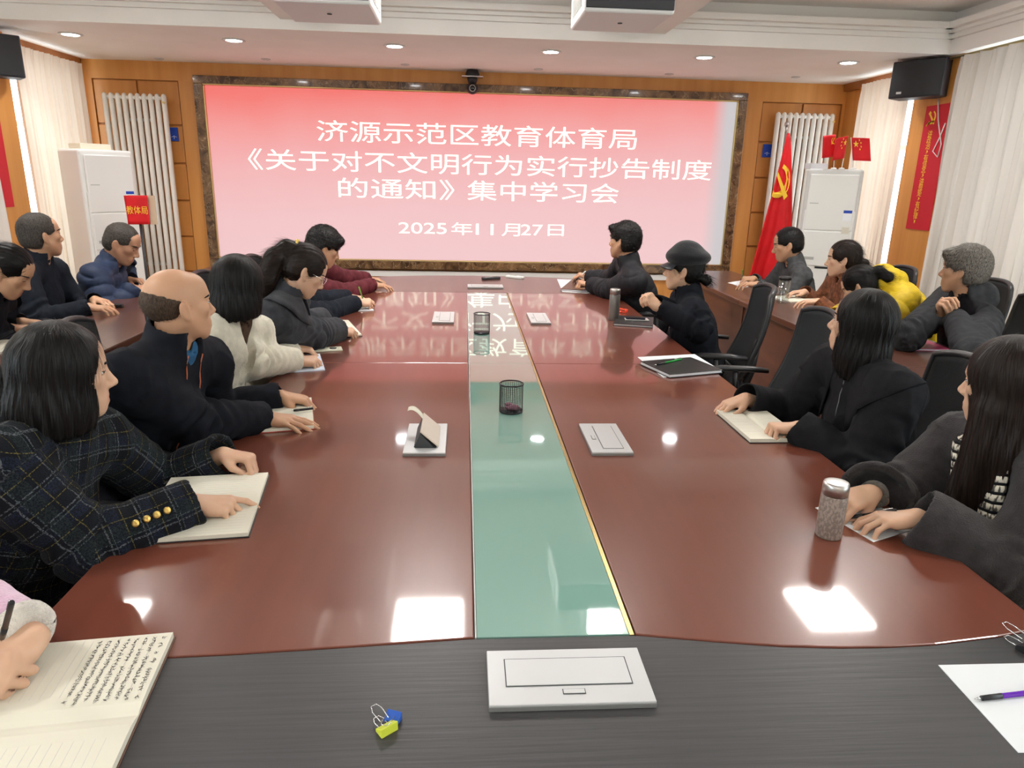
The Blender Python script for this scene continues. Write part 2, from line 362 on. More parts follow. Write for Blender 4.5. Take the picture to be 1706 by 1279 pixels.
# marble surround with a gilt inner bead
def surround():
    x0, x1, z0, z1, w = -2.672, 2.947, 0.581, 2.329, 0.10
    e = empty('trim_marble_surround', scale_pt(((x0+x1)/2, YB, 0.4))); e['kind'] = 'structure'
    def b(n, lo, hi, m): 
        lo, hi = np.array(scale_pt(lo)), np.array(scale_pt(hi)); o = box_obj(n, tuple((lo+hi)/2-np.array(e.location)), tuple(hi-lo), m, e, 0.006)
        return o
    b('marble_slab', (x0-w, YB-0.05, z1+0.012), (x1+w, YB+0.06, z1+0.088), 'marble'); b('marble_slab', (x0-w, YB-0.05, z0-0.10), (x1+w, YB+0.06, z0-0.012), 'marble')
    b('marble_slab', (x0-w, YB-0.05, z0-0.012), (x0-0.012, YB+0.06, z1+0.012), 'marble'); b('marble_slab', (x1+0.012, YB-0.05, z0-0.012), (x1+w, YB+0.06, z1+0.012), 'marble')
    for lo, hi in (((x0-0.016, YB-0.03, z1), (x1+0.016, YB+0.05, z1+0.016)), ((x0-0.016, YB-0.03, z0-0.016), (x1+0.016, YB+0.05, z0)),
                   ((x0-0.016, YB-0.03, z0), (x0, YB+0.05, z1)), ((x1, YB-0.03, z0), (x1+0.016, YB+0.05, z1))): b('gilt_bead', lo, hi, 'brass')
surround()
# side walls with tall windows
def side_wall(name, X, sgn, wins, m='wall_paint'):
    w = 0.22; x0, x1 = (X, X+w) if sgn > 0 else (X-w, X)
    root = empty(name, scale_pt(((x0+x1)/2, 2.2, 0))); root['kind'] = 'structure'
    def b(y0, y1, z0, z1, mm=m):
        a, c = np.array(scale_pt((x0, y0, z0))), np.array(scale_pt((x1, y1, z1))); box_obj('wall_section', tuple((a+c)/2-np.array(root.location)), tuple(c-a), mm, root)
    ys = [YF-0.2]+[v for a in wins for v in a]+[YB+0.3]
    for i in range(0, len(ys), 2): b(ys[i], ys[i+1], 0, ZC, 'wood_wall' if ys[i] > 5 else m)
    for a, c in wins: b(a, c, 0, 0.35); b(a, c, 2.44, ZC)
    return root
WR = [(-2.6, 1.6), (2.5, 5.95), (6.66, 7.72)]; WL = [(-2.6, 1.6), (2.5, 6.1), (6.75, 7.82)]
side_wall('wall_right', XR, 1, WR); side_wall('wall_left', XL, -1, WL)
k = 1
for X, sgn, wins in ((XR, 1, WR), (XL, -1, WL)):
    for a, c in wins:
        e = empty('window_%d' % k, scale_pt((X+sgn*0.14, (a+c)/2, 0.35))); e['kind'] = 'structure'; k += 1; a, c = ROOM_SCALE*a, ROOM_SCALE*c
        n = max(1, round((c-a)/0.95)); zt = 2.09*ROOM_SCALE
        for (yy, zz, dy, dz) in [(0, 0.03, c-a, 0.06), (0, zt-0.03, c-a, 0.06), (0, zt*0.72, c-a, 0.05)]+[((-0.5+i/n)*(c-a), zt/2, 0.06, zt) for i in range(n+1)]:
            box_obj('window_frame', (0, yy, zz), (0.06, dy, dz), 'frame_white', e)
        for i in range(n): box_obj('pane', (0, (-0.5+(i+0.5)/n)*(c-a), zt/2), (0.006, (c-a)/n-0.06, zt-0.06), 'pane', e)
# wooden pilasters between the windows (speaker and banner hang on them)
sbox('trim_pilaster_right', (XR-0.10, 6.02, 0), (XR, 6.60, ZS), 'wood_wall'); sbox('trim_pilaster_left', (XL, 6.10, 0), (XL+0.10, 6.66, ZS), 'wood_wall')
sbox('trim_window_post_right', (XR-0.06, 7.50, 0), (XR, 7.64, ZS-0.07), 'wood_wall')

# ------------------------------------------------------------------ curtains
def curtain(label, X, sgn, y0, y1, z0, z1, n, amp, m, seed, gather=0.0):
    r = random.Random(seed); ph = [r.uniform(0, 6.3) for _ in range(6)]
    L_ = y1-y0
    def fn(u, v):
        y = y0+L_*u; g = 1.0
        if gather: g = 1+gather*math.exp(-((1-u)/0.10)**2)
        z = z1+(z0-z1)*v
        a = amp*g*(0.55+0.45*v)
        ws = math.sin(2*PI*n*u+0.5*math.sin(3*v+ph[0])+ph[1]); off = a*(0.8-2.1*math.exp(-(math.sin(PI*n*u+0.25*math.sin(3*v+ph[0])+ph[1])/0.34)**2))+0.4*a*math.sin(2*PI*n*1.7*u+ph[2]+v)+0.25*a*math.sin(2*PI*n*0.37*u+ph[3]+1.3*v)
        if v < 0.06: off += 0.018*math.sin(2*PI*n*2*u+ph[4])*(1-v/0.06)
        return scale_pt((X-sgn*(0.03+off), y+0.02*math.sin(2*PI*n*u*2+ph[5])*v, z))
    o = MB().grid(fn, int(n*18), 26).build('curtain', m)
    return tag(o, label, 'curtain', 'window curtains')
curtain('white pleated curtain at the right edge, beside the red banner', XR-0.13, 1, 2.3, 5.92, 0.14, 2.50, 24, 0.055, 'curtain_white', 3, 0.4)
curtain('cream curtain between the right-hand air conditioner and the red banner', XR-0.13, 1, 6.58, 7.42, 0.14, 2.47, 6, 0.026, 'curtain_cream', 5)
curtain('cream curtain at the left edge behind the left-hand air conditioner', XL+0.09, -1, 6.72, 7.86, 0.14, 2.47, 8, 0.026, 'curtain_cream', 9)
curtain('white curtain on the left wall just outside the picture', XL+0.17, -1, 2.3, 6.12, 0.14, 2.50, 18, 0.04, 'curtain_white', 11)
def rail(label, X, y0, y1, z):
    o = MB().tube([scale_pt((X, y0, z)), scale_pt((X, y1, z))], 0.014, 8).build('curtain_rail', 'brass'); tag(o, label, 'rail')
rail('brass curtain rail above the white right-hand curtain', XR-0.16, 2.2, 6.1, 2.512)
# LED light panels in the coffer
def light_panel(i, x, y):
    e = empty('ceiling_light', scale_pt((x, y, ZC-0.05)), label='square white LED panel set in the ceiling, number %d counted from the screen' % (i+1), cat='light')
    e['group'] = 'ceiling light panels'; e['label'] = ['LED ceiling panel between the two projectors', 'LED ceiling panel behind the right projector', 'LED ceiling panel over the right-hand outer desks', 'LED ceiling panel over the left-hand outer desks',
        'LED ceiling panel over the left wall seats, out of view', 'LED ceiling panel above the camera on the left', 'LED ceiling panel above the camera on the right', 'LED ceiling panel over the right wall seats, out of view', 'LED ceiling panel behind the camera'][i]
    box_obj('frame', (0, 0, 0.025), (0.58, 0.58, 0.06), 'white_plastic', e); box_obj('diffuser', (0, 0, -0.008), (0.52, 0.52, 0.006), 'panel_lens', e)
for i, (x, y) in enumerate(LIGHT_PANELS): light_panel(i, x, y)
# downlights in the soffit
DL_NAMES = ['leftmost recessed downlight in the soffit above the screen', 'second recessed downlight from the left in the soffit', 'third recessed downlight from the left, left of the screen camera',
            'fourth recessed downlight from the left, right of the screen camera', 'fifth recessed downlight from the left, above the right side of the screen', 'rightmost recessed downlight near the black wall speaker']
for i, x in enumerate((-3.26, -1.94, -0.60, 0.745, 2.105, 3.42)):
    e = empty('downlight', scale_pt((x, 6.63, ZS)), label=DL_NAMES[i], cat='light', group='soffit downlights')
    MB().lathe([(0.079, -0.001), (0.105, -0.002), (0.112, -0.008), (0.105, -0.014), (0.081, -0.012)], n=24, cap=False).build('trim_ring', 'white_plastic', e)
    MB().lathe([(0.0, -0.015), (0.05, -0.013), (0.080, -0.006)], n=24).build('lens', 'downlight_lens', e)
    ld = bpy.data.lights.new('downlight_lamp', 'SPOT'); ld.energy = DOWNLIGHT_POWER; ld.spot_size = math.radians(120); ld.spot_blend = 0.6; ld.shadow_soft_size = 0.04; ld.color = (0.95, 0.98, 1.0)
    lo = bpy.data.objects.new('lamp', ld); COL.objects.link(lo); lo.parent = e; lo.location = (0, 0, -0.03)
for i, (px, py) in enumerate(((265, 97), (443, 98), (675, 107), (897, 115), (1115, 123), (1326, 128))):
    p = tp(px, py, wz(ZS))
    o = MB().lathe([(0.0, -0.004), (0.03, -0.004), (0.036, -0.010), (0.05, -0.010), (0.055, -0.001)], n=20).build('sprinkler_cover', 'light_grey_plastic', loc=tuple(p))
    tag(o, 'small round ceiling cover close to the back wall, %s from the left' % ('first', 'second', 'third', 'fourth', 'fifth', 'sixth')[i], 'ceiling cover', 'round ceiling covers')

# ------------------------------------------------------------------ screen with its slide
def screen():
    x0, x1, z0, z1 = -2.670, 2.945, 0.583, 2.328
    e = empty('projection_screen', scale_pt(((x0+x1)/2, YB, z0)), label='wide pink projected slide with Chinese title inside the marble frame', cat='screen')
    s = sbox('slide', (x0, YB, z0), (x1, YB+0.05, z1), 'slide', e)
    # text, left and right pixel of the line, pixel height of its middle, height in metres
    lines = [('济源示范区教育体育局', 527, 1060, (203, 246), 0.215), ('《关于对不文明行为实行抄告制度', 412, 1184, (252, 296), 0.215), ('的通知》', 563, 757, (299, 330), 0.21), ('集中学习会', 779, 1030, (304, 335), 0.21),
             ('2025', 664, 744, (371, 389), 0.118), ('年', 752, 787, (371, 391), 0.135), ('11', 793, 822, (373, 391), 0.118), ('月', 836, 866, (373, 393), 0.135), ('27', 868, 904, (375, 391), 0.118), ('日', 913, 939, (376, 391), 0.125)]
    for s_, xa, xb, (ya, yb), hh in lines:
        t = text_mesh('slide_lettering', s_, 0.3, 'slide_text', e); yt = ROOM_SCALE*YB-0.002; hh *= ROOM_SCALE; A = ty(xa, ya, yt); B = ty(xb, yb, yt); mid = (A[2]+B[2])/2
        fit_text(t, A[0], B[0], mid-hh/2, mid+hh/2, yt); t.location = tuple(-np.array(e.location))
screen()
# room constants in metres, scaled about the camera
XL, XR, YB, YF, ZS, ZC = ROOM_SCALE*XL, ROOM_SCALE*XR, ROOM_SCALE*YB, ROOM_SCALE*YF, wz(ZS), wz(ZC)
# ------------------------------------------------------------------ things along the walls
def radiator(label, x0, x1, z0, z1, Y, n=10):
    e = empty('radiator', ((x0+x1)/2, Y, z0), label=label, cat='radiator', group='tall white radiators')
    w = (x1-x0)/n
    mb = MB(); r = w*0.36
    prof = []
    def sec(z, s): return [(r*s*math.cos(a), 0.042*s*math.sin(a), z) for a in [2*PI*k/12 for k in range(12)]]
    V_ = []; zs = [(0, .35), (0.012, .8), (0.03, 1), (z1-z0-0.03, 1), (z1-z0-0.012, .8), (z1-z0, .35)]
    for z, s in zs: V_ += sec(z, s)
    F = [(i*12+k, i*12+(k+1) % 12, (i+1)*12+(k+1) % 12, (i+1)*12+k) for i in range(len(zs)-1) for k in range(12)]+[tuple(range(11, -1, -1)), tuple(60+k for k in range(12))]
    mb.add(V_, F, True); me = mb.mesh('column'); me.materials.append(M('white_enamel'))
    for i in range(n):
        o = bpy.data.objects.new('column', me); COL.objects.link(o); o.parent = e; o.location = (x0+w*(i+0.5)-(x0+x1)/2, 0, 0)
    for z in (0.05, z1-z0-0.05): MB().tube([(x0-(x0+x1)/2+0.02, 0, z), (x1-(x0+x1)/2-0.02, 0, z)], 0.022, 10).build('header', 'white_enamel', e)
    MB().tube([(x1-(x0+x1)/2-0.03, -0.04, z1-z0-0.10), (x1-(x0+x1)/2-0.03, -0.052, z1-z0-0.10)], 0.014, 12).build('valve_badge', 'gold', e)
    for z in (0.3, z1-z0-0.3): MB().box((0, 0.08, z), (0.3, 0.10, 0.03)).build('wall_bracket', 'white_enamel', e)
Yr = 9.48
radiator('tall white column radiator left of the screen', ty(168, 155, Yr)[0], ty(278, 160, Yr)[0], 0.15, ty(220, 155, Yr)[2], Yr)
radiator('tall white column radiator right of the screen behind the red flag', ty(1292, 188, Yr)[0], ty(1392, 190, Yr)[0], 0.15, ty(1340, 188, Yr)[2], Yr)

def air_con(label, x, y, a, w, d, h, right):
    e = empty('air_conditioner', (x, y, 0), a, label, 'air conditioner', 'floor-standing air conditioners')
    MB().box((0, 0, h/2), (w, d, h)).build('body', 'light_grey_plastic' if right else 'white_plastic', e, 0.03, 4)
    MB().box((0, -d/2-0.008, h*0.40), (w*0.90, 0.02, h*0.72)).build('lower_front', 'white_plastic', e, 0.012, 3)
    fp = MB().box((0, -d/2-0.014, h*0.805), (w*0.86, 0.03, h*0.33)).build('front_panel', 'white_plastic', e, 0.012, 3)
    MB().box((0, -d/2-0.016, h*0.53), (w*0.86, 0.03, h*0.215)).build('front_panel', 'white_plastic', e, 0.012, 3)
    MB().box((-w*0.30, -d/2-0.031, h*0.80), (w*0.16, 0.004, 0.008)).build('badge', 'grey_plastic', fp)
    MB().box((w*0.32, -d/2-0.031, h*0.73), (w*0.15, 0.003, 0.10)).build('energy_sticker', 'white_print', fp)
    MB().box((w*0.32, -d/2-0.034, h*0.755), (w*0.15, 0.003, 0.03)).build('energy_sticker_band', 'blue_sign', fp)
    MB().box((w*0.32, -d/2-0.031, h*0.645), (w*0.13, 0.003, 0.07)).build('info_sticker', 'cream_paper', fp)
    MB().box((w*0.02, -d/2-0.012, h*0.415), (w*0.3, 0.02, 0.02)).build('display', 'black_plastic', e)
    MB().box((-w*0.27, -d/2-0.033, h*0.47), (w*0.2, 0.003, 0.03)).build('print', 'grey_plastic', fp)
    return e
air_con('white floor-standing air conditioner beside the left cream curtain', -4.03, 8.376, math.radians(55), 0.60, 0.41, 1.82, False)
air_con('grey-edged floor-standing air conditioner below the small flags', 4.08, 7.86, math.radians(-26), 0.565, 0.41, 1.80, True)
o = MB().box((0, 0, 0.03), (0.32, 0.26, 0.06)).build('cardboard_box', 'cream_box', bevel=0.003, loc=(-4.08, 8.376, 1.821)); o.rotation_euler = (0, 0, 0.9)
tag(o, 'flat cream carton on top of the left air conditioner', 'box')
o = MB().box((0, 0, 0.03), (0.20, 0.14, 0.06)).build('paper_stack', 'paper', bevel=0.002, loc=(3.89, 7.92, 1.801)); tag(o, 'small white paper stack on the right air conditioner', 'paper')

# red sleeve sign on a post in front of the left radiator
def placard():
    A = ty(207, 325, 7.56); B = ty(252, 374, 7.56); w = B[0]-A[0]; h = A[2]-B[2]; cx = (A[0]+B[0])/2
    e = empty('seat_placard', (cx, 7.56, 0), label='red placard with yellow characters standing by the left radiator', cat='sign')
    MB().lathe([(0.14, 0), (0.14, 0.012), (0.02, 0.03)], n=20).build('foot', 'dark_plastic', e)
    MB().tube([(0, 0.02, 0.02), (0, 0.02, 1.15)], 0.014, 8).build('post', 'dark_plastic', e)
    MB().box((0.035, 0.03, B[2]+h/2), (w+0.03, 0.012, h), R=None).build('backing_card', 'beige_card', e)
    def fn(u, v): return ((u-0.5)*w*(1-0.07*v), 0.004*math.sin(u*5+v*3)-0.012, A[2]-h*v+0.006*(u-0.5))
    MB().grid(fn, 8, 8).build('red_cover', 'red_cloth', e, solid=0.006)
    t = text_mesh('lettering', '教体局', 0.1, 'yellow_print', e); fit_text(t, -w*0.44, w*0.46, A[2]-h*0.64, A[2]-h*0.36, -0.024)
placard()
def plate(label, px0, px1, lit):
    A = ty(*px0, YB); B = ty(*px1, YB); e = empty('wall_sign', ((A[0]+B[0])/2, YB+0.02, B[2]), label=label, cat='sign', group='small blue wall signs')
    MB().box((0, 0, (A[2]-B[2])/2), (B[0]-A[0], 0.012, A[2]-B[2])).build('plate', 'blue_sign', e)
    t = text_mesh('lettering', lit, 0.05, 'white_print', e); fit_text(t, -0.035, 0.035, 0.025, 0.065, -0.008)
plate('small blue wall sign between the left radiator and the screen', (281, 212), (297, 235), '个'); plate('small blue wall sign between the screen and the right radiator', (1273, 240), (1285, 262), '个')

# hammer and sickle outline in unit square (x right, z up)
def emblem_polys():
    P = []
    P.append([(0.10, 0.78), (0.26, 0.94), (0.42, 0.80), (0.36, 0.74), (0.88, 0.16), (0.78, 0.06), (0.26, 0.64), (0.20, 0.68)])
    out = [(0.5+0.42*math.cos(a), 0.52+0.42*math.sin(a)) for a in np.linspace(1.25, -2.3, 16)]
    inn = [(0.47+0.31*math.cos(a), 0.55+0.31*math.sin(a)) for a in np.linspace(-2.2, 1.15, 14)]
    P.append(out+[(0.10, 0.12), (0.02, 0.04), (0.08, -0.02), (0.20, 0.12)]+inn)
    return P
def star(cx, cz, r, rot=0.0):
    return [(cx+(r if k % 2 == 0 else r*0.4)*math.sin(PI*k/5+rot), cz+(r if k % 2 == 0 else r*0.4)*math.cos(PI*k/5+rot)) for k in range(10)]

def big_flag():
    Y0 = 8.64; tip = ty(1312, 207, Y0)
    e = empty('flag', (tip[0], Y0, 0), label='large red flag with yellow emblem drooping from a pole before the right radiator', cat='flag')
    MB().lathe([(0.16, 0), (0.16, 0.03), (0.05, 0.06), (0.03, 0.2)], n=20).build('stand', 'metal', e)
    MB().tube([(0, 0.01, 0.05), (0, 0.01, tip[2]-0.03)], 0.013, 10).build('pole', 'metal', e)
    MB().sphere((0, 0.01, tip[2]), 0.032, 12, 8).tube([(0, 0.01, tip[2]-0.09), (0, 0.01, tip[2]-0.03)], [0.012, 0.02], 10).build('finial', 'brushed_metal', e)
    zt = tip[2]-0.10; zb = 0.46
    def side(v):        # left and right edge of the drooping cloth relative to the pole
        z = zt+(zb-zt)*v
        return -0.006-0.30*v**1.15, 0.024+0.205*min(1, v*1.4)**0.8
    def yy(u, v): return -0.035-0.06*v**1.8*math.cos(u*9.0)-0.02*v*math.sin(u*19+2*v)
    def fn(u, v):
        l, r = side(v); return (l+(r-l)*u, yy(u, v), zt+(zb-zt)*v)
    fc = MB().grid(fn, 36, 30).build('flag_cloth', 'red_cloth', e, solid=0.004)
    c = ty(1308, 303, Y0); mb = MB(); sz = 0.48
    for poly in emblem_polys():
        n = len(poly)
        pts = []
        for (px, pz) in poly:
            x = (px-0.5)*sz*0.72-0.048; z = c[2]+(pz-0.5)*sz; v = (z-zt)/(zb-zt); l, r = side(v); u = min(1.0, max(0.0, (x-l)/(r-l)))
            pts.append((l+(r-l)*u, yy(u, v)-0.011, z))
        mb.add(pts, [tuple(range(n))])
    mb.build('emblem', 'yellow_print', fc, solid=0.004)
big_flag()
def small_flag(label, base, top, wdir, w, h, kind):
    e = empty('table_flag', base, label=label, cat='flag', group='small flags on the air conditioner')
    B = np.array(base); T = np.array(top)-B
    MB().tube([(0, 0, 0), tuple(T)], 0.004, 6).build('stick', 'white_plastic', e); MB().lathe([(0.03, 0), (0.028, 0.012), (0.006, 0.018)], n=14).build('foot', 'white_plastic', e)
    wd = np.array(wdir)/np.linalg.norm(wdir); dn = T/np.linalg.norm(T); nrm = np.cross(wd, dn); nrm /= np.linalg.norm(nrm)
    if nrm[1] > 0: nrm = -nrm
    f = lambda u, v: tuple(T+wd*w*u-dn*h*v+nrm*(0.008*math.sin(6*u)+0.004)-np.array([0, 0, 0.03*u*w*4]))
    fc = MB().grid(f, 10, 6).build('flag_cloth', 'red_cloth', e, solid=0.002)
    mb = MB()
    def put(poly): mb.add([tuple(np.array(f(a, b))+nrm*0.003) for a, b in poly], [tuple(range(len(poly)))])
    if kind == 'stars':
        put([(x, 1-z) for x, z in star(0.22, 0.72, 0.16)])
        for a, b in ((0.42, 0.9), (0.5, 0.78), (0.5, 0.62), (0.42, 0.5)): put([(x, 1-z) for x, z in star(a, b, 0.055)])
    else:
        for p in emblem_polys(): put([(0.08+0.32*x, 0.45-0.35*z) for x, z in p])
    mb.build('emblem', 'yellow_print', fc, solid=0.001)
zt = 1.802
small_flag('small red flag with emblem, leftmost on the right air conditioner', (4.03, 7.80, zt), tuple(ty(1392, 224, 7.8)), (-1, -0.25, 0), 0.162, 0.23, 'emblem')
small_flag('small red five-star flag, middle one on the right air conditioner', (4.10, 7.764, zt), tuple(ty(1413, 226, 7.764)), (-1, -0.3, -0.10), 0.156, 0.23, 'stars')
small_flag('small red five-star flag, rightmost on the right air conditioner', (4.22, 7.74, zt), tuple(ty(1418, 229, 7.74)), (1, -0.2, 0.10), 0.19, 0.24, 'stars')

# red slogan banners on the pilasters
def wall_banner(label, X, y0, y1, z0, z1, sgn, txt):
    e = empty('slogan_banner', (X, (y0+y1)/2, z0), label=label, cat='banner')
    MB().box((0, 0, (z1-z0)/2), (0.008, y1-y0, z1-z0)).build('board', 'banner_red', e)
    if txt:
        n = len(txt); H = z1-z0; top = H*0.80; step = H*0.76/n
        for i, ch in enumerate(txt):
            t = text_mesh('lettering', ch, 0.06, 'yellow_print', e); s = 0.42 if ch in '，！；' else 1.0
            zc = top-(i+0.5)*step; hw = 0.036*s
            fit_text(t, -hw, hw, zc-hw, zc+hw, 0)
            nv = len(t.data.vertices); co = np.empty(nv*3, np.float32); t.data.vertices.foreach_get('co', co); co = co.reshape(-1, 3)
            q = np.stack([0*co[:, 0]-sgn*0.0055, -sgn*co[:, 0]+0.06, co[:, 2]], -1); t.data.vertices.foreach_set('co', q.astype(np.float32).ravel()); t.data.update()
        mb = MB()
        for poly in emblem_polys(): mb.add([(-sgn*0.0055, -sgn*(x-0.5)*0.16+0.08, H*0.84+z*0.16) for x, z in poly], [tuple(range(len(poly)))])
        mb.build('emblem', 'yellow_print', e)
wall_banner('red vertical slogan banner with yellow characters under the right speaker', XR-0.126, 7.26, 7.656, 1.194, 2.454, 1, '讲政治，有信念，讲规矩，有纪律！')
wall_banner('red vertical banner cut off by the left edge of the picture', XL+0.126, 7.344, 7.704, 1.23, 2.37, -1, '')
def speaker(label, c, w, h, d, a, lit):
    e = empty('wall_speaker', c, a, label, 'speaker', 'black wall speakers')
    MB().box((0, 0, 0), (w, d, h)).build('cabinet', 'speaker_black', e, 0.012, 3)
    def gr(u, v): return ((u-0.5)*(w-0.03), -d/2-0.004-0.02*math.sin(PI*u), (v-0.5)*(h-0.03))
    MB().grid(gr, 10, 4).build('grille', 'black_plastic', e)
    if lit: MB().box((-w*0.28, -d/2-0.024, -h*0.36), (0.05, 0.003, 0.022)).build('badge', 'light_grey_plastic', e)
    MB().tube([(0, d/2, 0), (0, d/2+0.10, 0)], 0.02, 8).box((0, d/2+0.10, 0), (0.10, 0.015, 0.14)).build('bracket', 'dark_plastic', e)
speaker('black wall speaker high above the right red banner', tuple(ty(1536, 133, 7.58)), 0.52, 0.36, 0.26, math.radians(-55), True)
speaker('black wall speaker cut off by the top left edge', tuple(ty(-16, 92, 7.68)), 0.48, 0.38, 0.26, math.radians(40), False)
def cable():
    X = XR-0.138; pts = [tx(1563, 158, X), tx(1563, 200, X), tx(1568, 240, X), tx(1562, 262, X), tx(1554, 252, X), tx(1566, 228, X), tx(1575, 205, X)]
    o = MB().tube([tuple(p) for p in pts], 0.006, 6).build('cable', 'white_plastic'); tag(o, 'thin white cable loop hanging below the right speaker', 'cable')
cable()
def ptz():
    p = ty(787, 140, 9.43)
    e = empty('conference_camera', (p[0], 9.43, ZS-0.291), label='black pan-tilt camera hanging above the middle of the screen', cat='camera')
    MB().box((0, 0.02, 0.175), (0.22, 0.13, 0.012)).build('mount_plate', 'metal', e, 0.002); MB().lathe([(0.07, 0.18), (0.075, 0.2), (0.06, 0.235), (0.05, 0.244)], n=20).build('base', 'black_plastic', e)
    MB().lathe([(0.035, 0.10), (0.05, 0.14), (0.055, 0.17)], n=16).build('neck', 'black_plastic', e)
    MB().sphere((0, 0, 0.065), (0.062, 0.055, 0.06), 18, 12).build('head', 'black_plastic', e)
    R = [[1, 0, 0], [0, 0, -1], [0, 1, 0]]
    MB().lathe([(0.034, 0.03), (0.034, 0.062), (0.028, 0.066), (0.026, 0.058)], c=(0, 0, 0.06), n=20, R=R, cap=False).build('lens_ring', 'grey_plastic', e)
    MB().lathe([(0.0, 0.062), (0.015, 0.060), (0.026, 0.054)], c=(0, 0, 0.06), n=20, R=R).build('lens', 'lens_glass', e)
    e.scale = (1.19, 1.19, 1.19)
ptz()
def projector(label, corners, zb, h):
    # corners on the underside: near left, near right, far left, far right
    P = [tp(x, y, zb) for x, y in corners]; x0 = (P[0][0]+P[2][0])/2; x1 = (P[1][0]+P[3][0])/2; y0 = (P[0][1]+P[1][1])/2; y1 = (P[2][1]+P[3][1])/2
    w, d = x1-x0, y1-y0; e = empty('projector', ((x0+x1)/2, (y0+y1)/2, zb), label=label, cat='projector', group='ceiling projectors')
    MB().box((0, 0, h/2), (w, d, h)).build('body', 'projector_white', e, 0.018, 3)
    rp = MB().box((0, -d/2-0.004, h*0.52), (w*0.97, 0.012, h*0.86)).build('rear_panel', 'dark_plastic', e, 0.004)
    for i in range(3): MB().box((-w*0.36+i*0.03, -d/2-0.012, h*0.42), (0.012, 0.006, 0.04)).build('port', 'light_grey_plastic', rp)
    MB().box((-w*0.10, -d/2-0.012, h*0.36), (0.05, 0.006, 0.012)).build('port', 'light_grey_plastic', rp); MB().box((-w*0.10, -d/2-0.012, h*0.48), (0.05, 0.006, 0.025)).build('port', 'socket_dark', rp)
    for i, zz in ((0, .42), (1, .36), (2, .36), (3, .34), (4, .42)): MB().tube([(w*0.06+i*0.028, -d/2-0.008, h*zz), (w*0.06+i*0.028, -d/2-0.016, h*zz)], 0.008 if i < 4 else 0.012, 10).build('port', 'light_grey_plastic', rp)
    for i in range(8): MB().box((-w/2-0.002, -d*0.30+i*d*0.085, h*0.5), (0.006, 0.012, h*0.6)).build('vent_slat', 'light_grey_plastic', e)
    for i in range(8): MB().box((w/2+0.002, -d*0.30+i*d*0.085, h*0.5), (0.006, 0.012, h*0.6)).build('vent_slat', 'light_grey_plastic', e)
    MB().lathe([(0.014, 0.001), (0.014, -0.004), (0.0, -0.004)], c=(0, -d*0.02, 0), n=12).build('screw_hole', 'dark_plastic', e)
    MB().tube([(w*0.18, d/2-0.02, h*0.5), (w*0.18, d/2+0.05, h*0.5)], 0.05, 16).build('lens', 'lens_glass', e)
    MB().tube([(0, 0, h), (0, 0, ZC-zb)], 0.025, 12).box((0, 0, h+0.012), (0.26, 0.2, 0.02)).build('ceiling_mount', 'white_plastic', e)
projector('left ceiling projector with a pink-lit underside', [(459, 4), (620, 6), (487, 39), (631, 41)], 2.49, 0.225)
projector('right ceiling projector showing its black connector panel', [(975, 19), (1123, 25), (948, 52), (1086, 56)], 2.49, 0.225)
